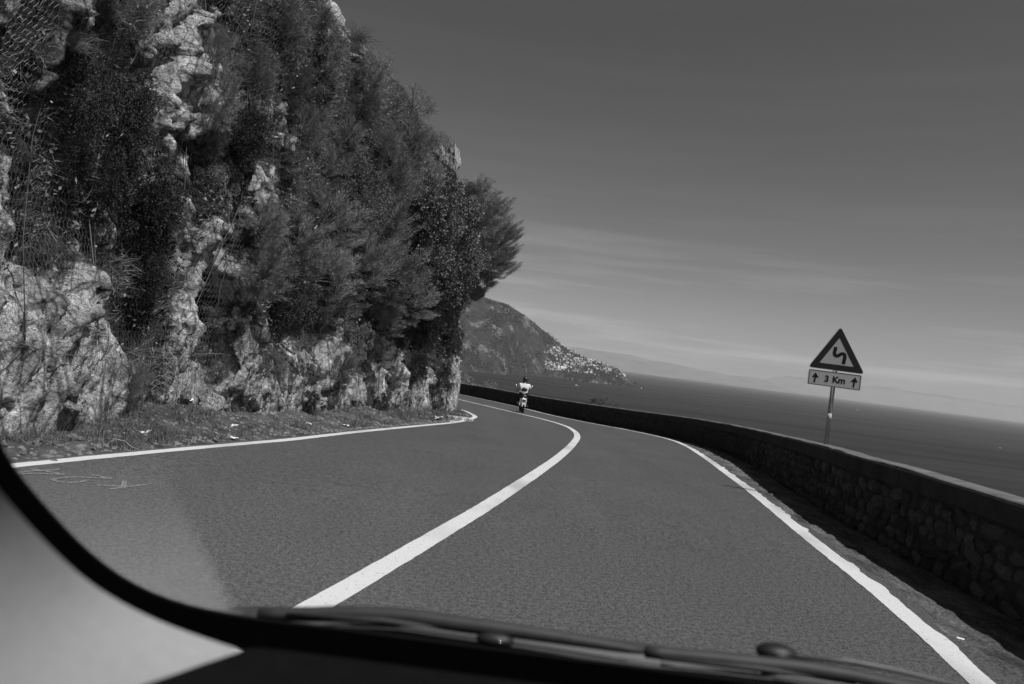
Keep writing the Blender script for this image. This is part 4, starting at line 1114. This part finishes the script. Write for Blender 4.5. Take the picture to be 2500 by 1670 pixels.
tag(per, 'rider in a white shirt and dark helmet sitting on the scooter', 'person')
TJ = [(0, -.12, .95, (.17, .14)), (0, -.09, 1.06, (.175, .14)), (0, -.03, 1.25, (.20, .15)), (0, .01, 1.37, .10)]
TE = [(0, 1), (1, 2), (2, 3)]
for sg_ in (-1, 1):
    b = len(TJ); TJ += [(sg_ * .205, -.01, 1.33, .10), (sg_ * .275, .05, 1.16, .09)]; TE += [(2, b), (b, b + 1)]
skin('shirt', TJ, TE, A_SHIRT, per, 1)
TJ = [(0, -.12, .85, .16)]; TE = []
for sg_ in (-1, 1):
    b = len(TJ); TJ += [(sg_ * .10, -.06, .83, .12), (sg_ * .19, .34, .80, .09), (sg_ * .17, .28, .45, .066)]; TE += [(0, b), (b, b + 1), (b + 1, b + 2)]
skin('trousers', TJ, TE, A_TROU, per)
for sg_ in (-1, 1):
    skin('shoe', [(sg_ * .17, .22, .35, .055), (sg_ * .18, .34, .335, .052), (sg_ * .185, .45, .33, .045)], [(0, 1), (1, 2)], A_TROU, per)
mb = MB(); mb.ball((0, .07, 1.60), (.128, .15, .145), 18, 12); mb.tube([(0, .0, 1.49), (0, .1, 1.49)], .10, 10); mb.build('helmet', A_HELM, per, True)
mb = MB(); mb.ball((0, -.215, 1.12), (.15, .055, .10), 12, 8); mb.box((0, -.20, 1.19), (.2, .05, .04)); mb.build('waist_bag', A_SCD, per, True)

# ------------------------------------------------------------------ the car the picture is taken from
A_DASH = mk_simple('dash_plastic', 0.005, 0.9, 0.03, 0.2, 60, 0.25, bsc=400, bd=0.001)
A_TRIM = mk_simple('pillar_trim_fabric', 0.25, 0.85, 0.1, 0.05, 90)
A_FRIT = mk_simple('black_frit', 0.004, 0.9, 0.05, 0.1, 20)
A_COWL = mk_simple('cowl_plastic', 0.04, 0.5, 0.35, 0.2, 40)
A_WIPE = mk_simple('wiper_black', 0.03, 0.6, 0.3, 0.2, 40)
A_NOZ = mk_simple('nozzle_black', 0.012, 0.5, 0.3, 0.2, 40)
A_WEDGE = mk_simple('wiper_rubber_edge', 0.07, 0.5, 0.4, 0.2, 40)
car = empty('car', (0, 1.0, 0)); car.location = (0, 0, 0)
tag(car, 'dark dashboard, windscreen surround and wipers of the car we ride in', 'car')
def glass_Y(rz): return 0.584 / (1 + 1.188 * rz)
def gp(rx, rz, k=1.0):
    Y = glass_Y(rz) * k; return (rx * Y, Y, EYE + rz * Y)
def crv(P, n):                                        # smooth resample of a 2D polyline
    P = np.array(P, float); d = np.concatenate([[0], np.cumsum(np.linalg.norm(np.diff(P, axis=0), axis=1))]); t = np.linspace(0, d[-1], n)
    Q = np.stack([np.interp(t, d, P[:, 0]), np.interp(t, d, P[:, 1])], 1)
    for _ in range(6): Q[1:-1] = (Q[:-2] + 2 * Q[1:-1] + Q[2:]) / 4
    return Q
OUT = crv([(-.66, -.10), (-.638, -.16), (-.618, -.204), (-.602, -.224), (-.58, -.238), (-.553, -.261), (-.534, -.281), (-.51, -.30), (-.468, -.33), (-.421, -.352), (-.375, -.363), (-.30, -.368), (-.15, -.366), (0.05, -.366), (.3, -.366), (.62, -.366), (.85, -.366)], 70)
INN = crv([(-.70, -.16), (-.65, -.21), (-.611, -.256), (-.586, -.275), (-.561, -.298), (-.536, -.316), (-.511, -.335), (-.487, -.352), (-.44, -.372), (-.394, -.388), (-.349, -.398), (-.31, -.406), (-.15, -.412), (.05, -.414), (.3, -.414), (.62, -.414), (.85, -.414)], 70)
V = []
for a, b in zip(OUT, INN): V += [gp(*a, .995), gp(*b, .985)]
fr = mesh('frit_band', V, grid_faces(70, 2))
o = obj('frit_band', fr, A_FRIT, car); so = o.modifiers.new('t', 'SOLIDIFY'); so.thickness = 0.004
# pillar trim: padded surface from the glass edge back and down to the dashboard
NEAR = 0.62
def gq(rx, rz):
    p = gp(rx, rz); return Vector((p[0] * NEAR, p[1] * NEAR, EYE + (p[2] - EYE) * NEAR))
ia = crv([(-.80, -.02), (-.70, -.16), (-.65, -.21), (-.611, -.256), (-.586, -.275), (-.561, -.298), (-.536, -.316), (-.511, -.335), (-.487, -.352), (-.44, -.372), (-.394, -.388), (-.349, -.398), (-.295, -.408)], 40)
ob3 = np.array([(-1.1, .72, .0), (-1.05, .68, -.18), (-.98, .66, -.34), (-.86, .66, -.45), (-.70, .70, -.50), (-.57, .80, -.495), (-.46, .94, -.48), (-.39, 1.04, -.475), (-.31, 1.12, -.468)]) * NEAR
dd3 = np.concatenate([[0], np.cumsum(np.linalg.norm(np.diff(ob3, axis=0), axis=1))]); tq = np.linspace(0, dd3[-1], 40)
ob3 = np.stack([np.interp(tq, dd3, ob3[:, k]) for k in range(3)], 1)
for _ in range(5): ob3[1:-1] = (ob3[:-2] + 2 * ob3[1:-1] + ob3[2:]) / 4
rows = []
for a, b in zip(ia, ob3):
    A3 = gq(*a); B3 = Vector((b[0], b[1], EYE + b[2])); L = (A3 - B3).length
    for k in range(14):
        u = k / 13; p = A3.lerp(B3, u); p += Vector((0.75, -0.15, 0.5)).normalized() * 0.05 * L * math.sin(math.pi * u)
        rows.append(p)
obj('pillar_trim', mesh('pillar_trim', rows, grid_faces(40, 14), True), A_TRIM, car)
# dashboard: flat dark shelf under the glass with a rolled left edge
V = []; nx = 30
for Yd in np.linspace(1.14, 0.45, 22):
    xl = np.interp(Yd, [.45, .66, .83, .9725, 1.057, 1.14], [-.66, -.575, -.50, -.432, -.386, -.345])
    for j in range(nx):
        u = (j / (nx - 1)) ** 1.6; x = xl * (1 - u) + .95 * u
        e = x - xl
        zz = -.46 - 0.035 * math.exp(-e / .012) + 0.012 * math.sin(min(1, e / .5) * math.pi) * (1.14 - Yd)
        V.append((x * NEAR, Yd * NEAR, EYE + zz * NEAR))
obj('dashboard', mesh('dashboard', V, grid_faces(22, nx), True), A_DASH, car)
# windscreen pane
gl = MAT('windscreen_glass')
tr = gl.n('BsdfTransparent'); tr.inputs[0].default_value = (.97, .97, .97, 1)
gls = gl.n('BsdfGlossy'); gls.inputs['Roughness'].default_value = 0.02
lw = gl.n('LayerWeight'); lw.inputs[0].default_value = 0.12
mx = gl.n('MixShader'); gl.l(gl.op('MULTIPLY', lw.outputs['Fresnel'], 0.10), mx.inputs[0]); gl.l(tr.outputs[0], mx.inputs[1]); gl.l(gls.outputs[0], mx.inputs[2])
at_ = gl.n('Attribute'); at_.attribute_name = 'painted_glare'
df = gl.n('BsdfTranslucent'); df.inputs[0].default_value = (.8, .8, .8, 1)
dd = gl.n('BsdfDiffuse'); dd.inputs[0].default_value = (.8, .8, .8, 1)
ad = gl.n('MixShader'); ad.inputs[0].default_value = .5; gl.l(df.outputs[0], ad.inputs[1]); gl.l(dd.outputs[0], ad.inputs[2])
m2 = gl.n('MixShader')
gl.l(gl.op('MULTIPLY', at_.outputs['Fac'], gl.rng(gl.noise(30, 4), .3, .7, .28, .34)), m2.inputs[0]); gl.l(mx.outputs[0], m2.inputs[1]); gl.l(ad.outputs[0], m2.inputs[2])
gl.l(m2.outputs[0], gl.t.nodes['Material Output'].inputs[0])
rxs = np.linspace(-1.0, 1.0, 161); rzs = np.linspace(-.39, .75, 115)
V, painted_glare = [], []
for rx in rxs:
    for rz in rzs:
        V.append(gp(rx, rz))
        # pillar trim's reflection painted into the pane as a pale film: edge runs from (0.36,1.05) to (0.53,1.39) of the pane's lower left
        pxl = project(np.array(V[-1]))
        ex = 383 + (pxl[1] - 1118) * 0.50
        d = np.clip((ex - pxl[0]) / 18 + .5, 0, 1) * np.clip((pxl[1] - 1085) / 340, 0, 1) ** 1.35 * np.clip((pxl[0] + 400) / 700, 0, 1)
        painted_glare.append(float(d))
pm = mesh('windscreen', V, grid_faces(161, 115), True)
av = pm.attributes.new('painted_glare', 'FLOAT', 'POINT'); av.data.foreach_set('value', np.array(painted_glare, np.float32))
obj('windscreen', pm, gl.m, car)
# cowl, wipers and washer nozzle just outside the glass
def cp(rx, rz, Y=1.10): return Vector((rx * Y, Y, EYE + rz * Y))
WT = np.array([(-.40, -.372), (-.33, -.362), (-.288, -.352), (-.217, -.344), (-.167, -.337), (-.093, -.331), (-.027, -.332), (.039, -.332), (.087, -.332), (.226, -.334), (.361, -.3335), (.404, -.332), (.47, -.333), (.525, -.336), (.62, -.338), (.85, -.342)])
V = []
for rx in np.linspace(-.42, .85, 60):
    rz = np.interp(rx, WT[:, 0], WT[:, 1]) - 0.004
    for dz, Y in ((0.0, 1.20), (0.001, 1.16), (-.004, 1.125), (-.016, 1.11), (-.034, 1.10), (-.05, 1.10)): V.append(cp(rx, rz + dz, Y))
obj('cowl_panel', mesh('cowl_panel', V, grid_faces(60, 6), True), A_COWL, car)
def wiper(x0, x1, hinge, split):
    e = empty('wiper', (0, 0, 0)); e.parent = car
    n = 22; xs = np.linspace(x0, x1, n)
    P = [cp(x, np.interp(x, WT[:, 0], WT[:, 1]) - .0135 + .003 * math.sin(math.pi * (x - x0) / (x1 - x0)), 1.085) for x in xs]
    R = [.0112 * (0.35 + 0.65 * math.sin(math.pi * min(1, max(0.08, (i + 1) / n)) ** .8) ** .5) for i in range(n)]
    mb = MB(); mb.tube(P, R, 8); mb.build('blade', A_WIPE, e, True)
    mb = MB(); mb.tube([p + Vector((0, -.012, -.0105)) for p in P[1:-1]], .0028, 6); mb.build('rubber_edge', A_WEDGE, e, True)
    mb = MB(); mb.tube([cp(split[0], split[1], 1.075), cp((split[0] + split[2]) / 2, (split[1] + split[3]) / 2 + .0035, 1.07), cp(split[2], split[3], 1.085)], [.0025, .004, .002], 8); mb.build('arm', A_WIPE, e, True)
    mb = MB(); h = cp(hinge[0], hinge[1], 1.065); mb.ball(h, (.026, .012, .010), 12, 8); mb.build('hinge', A_NOZ, e, True)
    mb = MB(); mb.ball(h + Vector((.006, -.016, .004)), .0028, 8, 6); mb.build('bolt', A_CHR, e, True)
wiper(-.27, .215, (.027, -.357), (-.235, -.358, .005, -.3515))
wiper(.215, .60, (.66, -.345), (.235, -.3535, .48, -.3535))
mb = MB(); mb.tube([cp(.40, -.330, 1.09), cp(.47, -.3268, 1.085), cp(.53, -.3305, 1.085), cp(.585, -.3365, 1.085), cp(.66, -.345, 1.08)], [.003, .0045, .004, .003, .003], 8); mb.build('wiper_linkage', A_WEDGE, car, True)
mb = MB(); c0 = cp(.378, -.3275, 1.12)
mb.ball(c0, (.030, .020, .013), 14, 8); mb.ball(c0 + Vector((0, -.016, .001)), (.014, .006, .005), 10, 6)
mb.build('washer_nozzle', A_NOZ, car, True)

# ------------------------------------------------------------------ sea side: slope, sea, headland, town, mountains
sea_n = 48
V = [(0, 0, SEA_Z)]
rr = [300, 1200, 4000, 10000, 22000, 44000]
for r in rr:
    for k in range(sea_n): V.append((r * math.cos(k * 2 * math.pi / sea_n), r * math.sin(k * 2 * math.pi / sea_n), SEA_Z))
F = [(0, 1 + k, 1 + (k + 1) % sea_n) for k in range(sea_n)]
for i in range(len(rr) - 1):
    for k in range(sea_n):
        a, b = 1 + i * sea_n, 1 + (i + 1) * sea_n; F.append((a + k, b + k, b + (k + 1) % sea_n, a + (k + 1) % sea_n))
tag(obj('sea', mesh('sea', V, F), A_SEA), 'calm dark sea stretching to the horizon', kind='structure')
# steep slope below the wall, and the scrubby spur beyond its end
A_SLOPE = mk_simple('scrub_slope', 0.055, 0.95, 0.05, 0.7, 0.5, 0.8, bsc=0.6, bd=1.0)
yh = np.arange(-40, 120, 2.0)
o_ = np.array([0.35, 1.5, 4, 9, 18, 35, 60, 95])
hx = np.where(yh < 70, WALLX(np.clip(yh, 0, 75)), WALLX(70.) - (yh - 70) * .45); 
X = hx[:, None] + o_[None]; Yh = np.repeat(yh[:, None], len(o_), 1)
Z = gz(np.clip(Yh, -6, 90)) - 0.9 - 0.9 * o_[None] + 0.6 * fbm(X * .2, Yh * .2, X * 0, 3, 5) * np.clip(o_[None] / 9, 0, 1)
tag(obj('sea_slope', mesh('sea_slope', np.stack([X, Yh, Z], -1), grid_faces(len(yh), len(o_)), True), A_SLOPE), 'steep scrub slope dropping from the wall to the sea', kind='structure')
su, sv = np.meshgrid(np.linspace(0, 1, 90), np.linspace(0, 1, 60), indexing='ij')
# spur: ridge running down towards the sea at about 230 m, crest from x=-60 to its tip
SXv = -75 + su * 80; SYv = 200 + sv * 110
crest = np.interp(SXv, [-75, -30, -16, -10, -6, -3.5, -1, 2, 6], [22, 6, -3.5, -5.5, -7.5, -10.5, -16, -30, -70])
SZv = crest - 46 * np.abs(sv - .45) ** 1.3 * 2 + 2.2 * fbm(SXv * .09, SYv * .06, SXv * 0, 5, 9)
tag(obj('hill_spur', mesh('hill_spur', np.stack([SXv, SYv, SZv], -1), grid_faces(90, 60), True), A_SLOPE), 'scrubby spur of land behind the far end of the parapet', kind='structure')
# headland with ridge line taken from the skyline
SKY = [(700, 560), (900, 610), (1000, 640), (1110, 680), (1160, 697), (1200, 722), (1250, 760), (1290, 793), (1330, 815), (1370, 828), (1410, 846), (1436, 862), (1450, 876), (1462, 886)]
SHO = [(700, 812), (900, 830), (1000, 842), (1110, 854), (1160, 859), (1200, 860), (1250, 864), (1290, 869), (1330, 874), (1370, 879), (1410, 882), (1436, 884), (1450, 886), (1462, 887.5)]
nu = 240
cs = np.linspace(700, 1462, nu); yk = np.interp(cs, [p[0] for p in SKY], [p[1] for p in SKY]); yo = np.interp(cs, [p[0] for p in SHO], [p[1] for p in SHO])
for _ in range(3): yk[1:-1] = (yk[:-2] + 2 * yk[1:-1] + yk[2:]) / 4
rows = []
tt = np.concatenate([np.linspace(-0.03, 1, 56), np.linspace(1.06, 2.2, 14)])
for i in range(nu):
    r = ray(cs[i] * K, yo[i] * K); k = (SEA_Z - EYE) / r[2]; sh = r * k + [0, 0, EYE]
    rr_ = ray(cs[i] * K, yk[i] * K); depth = sh[1] + 620 * (1 - i / nu) + 110
    rd = rr_ * (depth / rr_[1]) + [0, 0, EYE]
    row = []
    for t in tt:
        if t <= 1:
            p = sh * (1 - t) + rd * t; p = p.copy(); tc_ = max(t, 0)
            p[2] = SEA_Z + (rd[2] - SEA_Z) * (tc_ ** 0.86) - (6 if t < 0 else 0)
        else:
            p = rd + (rd - sh) * (t - 1) * 1.2; p[2] = rd[2] - (rd[2] - SEA_Z) * (t - 1) * .9
        row.append(p)
    rows.append(row)
HL = np.array(rows)
T2 = np.repeat(tt[None], nu, 0)
gul = fbm(HL[:, :, 0] * .006, HL[:, :, 1] * .0022, HL[:, :, 2] * .001, 4, 17)
amp = np.clip(T2 * 4, 0, 1) * np.clip((1.0 - np.abs(T2 - .5) * 1.7), .10, 1)
HL[:, :, 2] += amp * (16 * gul + 9 * fbm(HL[:, :, 0] * .03, HL[:, :, 1] * .02, HL[:, :, 2] * .01, 4, 18)) * np.clip((HL[:, -14, 2] - SEA_Z) / 120, .15, 1)[:, None]
tag(obj('headland', mesh('headland', HL, grid_faces(nu, len(tt)), True), A_HEAD), 'scrubby headland sloping down to the sea beyond the bend', kind='structure')
hpx, hpy, hdp = project(HL)
front = (T2 > 0.02) & (T2 < 1.0)
# scattered trees of the headland (a mass)
ci = np.nonzero(front.ravel() & (hpx.ravel() / K > 1040))[0]
NTR = 9000
ci = ci[fbm(HL.reshape(-1, 3)[ci, 0] * .02, HL.reshape(-1, 3)[ci, 1] * .01, HL.reshape(-1, 3)[ci, 2] * .02, 3, 29) > 0.05]
k = RNG.choice(ci, NTR); P0 = HL.reshape(-1, 3)[k] + RNG.normal(size=(NTR, 3)) * [9, 9, 0]
oc = np.array([(1, 0, 0), (-1, 0, 0), (0, 1, 0), (0, -1, 0), (0, 0, 1.1), (0, 0, -1)]); of = np.array([(0, 2, 4), (2, 1, 4), (1, 3, 4), (3, 0, 4), (2, 0, 5), (1, 2, 5), (3, 1, 5), (0, 3, 5)])
sz = RNG.uniform(1.4, 4.2, NTR)
V = P0[:, None] + oc[None] * (sz[:, None] * RNG.uniform(.7, 1.3, (NTR, 6)))[..., None]
F = (np.arange(NTR)[:, None, None] * 6 + of[None]).reshape(-1, 3)
tag(obj('distant_woodland', mesh('distant_woodland', V, F), mk_simple('far_tree', 0.042, 0.95, 0.05, 0.5, 0.05)), 'far off trees and scrub dotting the headland', kind='stuff')
# houses of the town
A_HOUSE = MAT('house_plaster', 0.6, 0.9, 0.1)
oi = A_HOUSE.n('ObjectInfo'); A_HOUSE.base(A_HOUSE.rng(oi.outputs['Random'], 0, 1, 0.35, 0.8)); A_HOUSE = A_HOUSE.m
def house_mesh(v):
    mb = MB()
    if v == 0: mb.box((0, 0, 3.2), (11, 9, 8)); mb.box((0, 0, 7.4), (11.6, 9.6, .5)); mb.box((2, 1, 8.6), (4, 4, 2.2))
    if v == 1: mb.box((0, 0, 4.4), (9, 9, 10.4)); mb.box((6.6, 0, 2.4), (5, 7, 6.4)); mb.box((0, 0, 9.8), (9.6, 9.6, .5))
    if v == 2: mb.box((0, 0, 2.6), (14, 8, 6.6)); mb.add([(-7.4, -4.4, 5.9), (7.4, -4.4, 5.9), (7.4, 4.4, 5.9), (-7.4, 4.4, 5.9), (-6, 0, 8.2), (6, 0, 8.2)], [(0, 1, 5, 4), (1, 2, 5), (2, 3, 4, 5), (3, 0, 4), (3, 2, 1, 0)])
    for kx in (-3, 0, 3):
        mb.box((kx, -4.55 if v != 2 else -4.05, 4.2), (1.2, .3, 1.8))
    me = mesh('house', mb.V, mb.F); me.materials.append(A_HOUSE); return me
HM = [house_mesh(i) for i in range(3)]
townc = []
poly = [(1243, 812), (1262, 797), (1300, 800), (1350, 815), (1400, 832), (1436, 858), (1425, 868), (1380, 864), (1330, 856), (1290, 852), (1248, 846)]
def inpoly(x, y):
    c = False; n = len(poly)
    for i in range(n):
        a, b = poly[i], poly[i - 1]
        if (a[1] > y) != (b[1] > y) and x < (b[0] - a[0]) * (y - a[1]) / (b[1] - a[1]) + a[0]: c = not c
    return c
cand = [i for i in np.nonzero(front.ravel())[0] if inpoly(hpx.ravel()[i] / K, hpy.ravel()[i] / K)]
RNG.shuffle(cand)
HLf = HL.reshape(-1, 3)
dens = fbm(HLf[:, 0] * .012, HLf[:, 1] * .006, HLf[:, 2] * .03, 3, 23)
nh = 0; used = []
for i in cand:
    if nh >= 190: break
    if dens[i] < -0.12: continue
    p = HLf[i] + np.array([random.uniform(-5, 5), random.uniform(-8, 8), 0])
    if any(abs(p[0] - q[0]) < 9 and abs(p[2] - q[2]) < 6 for q in used): continue
    used.append(p)
    o = obj('house', HM[random.randrange(3)]); o.location = (p[0], p[1], p[2] + .5); s = random.uniform(.65, 1.15)
    o.scale = (s, s, s * random.uniform(.8, 1.1)); o.rotation_euler = (0, 0, random.choice([0, .2, -.25, .5, -.5]))
    tag(o, 'small pale house in the hillside town on the headland', 'house', 'houses of the town on the headland'); nh += 1
for j, (x, y, lb) in enumerate([(1090, 905, 'lone pale hut on the scrubby spur above the far wall')]):
    pass
# distant mountains
A_MTN = mk_simple('far_mountain', 0.12, 0.95, 0.05, 0.5, 0.002)
def ridge(name, pts, dist, label):
    xs = np.arange(pts[0][0], pts[-1][0], 6.0); ysk = np.interp(xs, [p[0] for p in pts], [p[1] for p in pts]) + 1.6 * fbm(xs * .03, xs * 0, xs * 0, 4, int(dist) % 97)
    rows = []
    for x, y in zip(xs, ysk):
        c = at(x * K, y * K, dist); r0 = np.array([c[0], c[1], SEA_Z])
        rows.append([(c[0], c[1] - 1800, SEA_Z - 1), (c[0], c[1] - 900, SEA_Z + (c[2] - SEA_Z) * .45), (c[0], c[1], c[2]), (c[0], c[1] + 1200, SEA_Z + (c[2] - SEA_Z) * .5), (c[0], c[1] + 2600, SEA_Z - 1)])
    tag(obj(name, mesh(name, np.array(rows), grid_faces(len(xs), 5), True), A_MTN), label, kind='structure')
ridge('mountain', [(1000, 770), (1250, 786), (1330, 797), (1400, 806), (1460, 815), (1500, 828), (1560, 836), (1620, 850), (1680, 862), (1740, 868), (1800, 888)], 24000, 'hazy mountain range behind the headland')
ridge('mountain', [(1700, 878), (1760, 868), (1800, 862), (1850, 866), (1900, 872), (1960, 885), (2010, 884), (2060, 890), (2110, 902), (2170, 905), (2240, 918), (2300, 926), (2370, 934), (2460, 948), (2560, 968)], 32000, 'very faint mountain range across the bay')
# boats
A_BOAT = mk_simple('boat_white', 0.8, 0.5, 0.3, 0.05, 1)
def boat(x, y, lb, s=1.0):
    r = ray(x * K, y * K); p = r * ((SEA_Z - EYE) / r[2]) + [0, 0, EYE]
    e = empty('motor_boat', p, random.uniform(0, 3)); e.scale = (s, s, s); tag(e, lb, 'boat', 'small boats on the sea')
    mb = MB(); mb.add([(-5, -1.6, .9), (3, -1.7, 1.0), (6.5, 0, 1.4), (3, 1.7, 1.0), (-5, 1.6, .9), (-4.6, -1.1, -.4), (3, -.9, -.4), (5.4, 0, -.3), (3, .9, -.4), (-4.6, 1.1, -.4)],
                      [(0, 1, 2, 3, 4), (0, 5, 6, 1), (1, 6, 7, 2), (2, 7, 8, 3), (3, 8, 9, 4), (4, 9, 5, 0)]); mb.build('hull', A_BOAT, e)
    mb = MB(); mb.box((-.5, 0, 1.7), (3.6, 2.2, 1.6), taper=.8); mb.build('cabin', A_BOAT, e)
boat(1966, 940, 'tiny white boat on the sea right of the road sign', 1.5)
boat(2292, 1027, 'tiny white boat on the sea near the right edge', 0.7)
boat(1321, 884, 'tiny white boat below the town', 1.2); boat(1470, 890, 'tiny white boat just off the tip of the headland', 1.2)
# shrubs showing above the parapet
for x, y, r, Yd, kd, lb in [(1372, 922, 26, 36.5, 'leaf', 'leafy shrub showing above the middle of the parapet'), (1345, 926, 16, 36.5, 'dark', 'small dark shrub showing above the parapet left of the leafy one'), (1398, 926, 14, 36.0, 'leaf', 'small shrub at the right end of the parapet clump')]:
    q = at(x * K, y * K, Yd); q[0] += 0.15
    plant('shrub', kd, q + np.array([0, 0, -.12]), (0.3, -1), r * K / FPX * Yd, lb, 'shrub', 'shrubs behind the parapet', (1, 1.3, .8))
# scrub on the spur
sm_ = np.nonzero((SZv > -60).ravel())[0]; SP = np.stack([SXv, SYv, SZv], -1).reshape(-1, 3)
k = RNG.choice(sm_, 2600); P0 = SP[k] + RNG.normal(size=(2600, 3)) * [.5, .8, .1]
lv = 14
PP = np.repeat(P0, lv, 0) + RNG.normal(size=(2600 * lv, 3)) * [.55, .55, .4]
V, F = leaves(PP, unit(RNG.normal(size=(len(PP), 3))), RNG.uniform(.3, .7, len(PP)), RNG.uniform(.2, .45, len(PP)), 80)
tag(obj('spur_scrub', mesh('spur_scrub', V, F), A_LEAF), 'dense scrub covering the spur beyond the wall', kind='stuff')

# ------------------------------------------------------------------ haze over the bay
mb = MB(); mb.box((0, 0, (SEA_Z - 2 + 420) / 2), (92000, 92000, 420 - SEA_Z + 2))
hz = mb.build('haze', None); tag(hz, 'thin sea haze', kind='stuff')
hm = bpy.data.materials.new('haze'); hm.use_nodes = True; t = hm.node_tree
for nd in list(t.nodes): t.nodes.remove(nd)
vo = t.nodes.new('ShaderNodeVolumePrincipled'); vo.inputs['Color'].default_value = (.92, .92, .92, 1); vo.inputs['Density'].default_value = 0.000042; vo.inputs['Anisotropy'].default_value = 0.1
mo = t.nodes.new('ShaderNodeOutputMaterial'); t.links.new(vo.outputs[0], mo.inputs['Volume'])
hz.data.materials.append(hm)
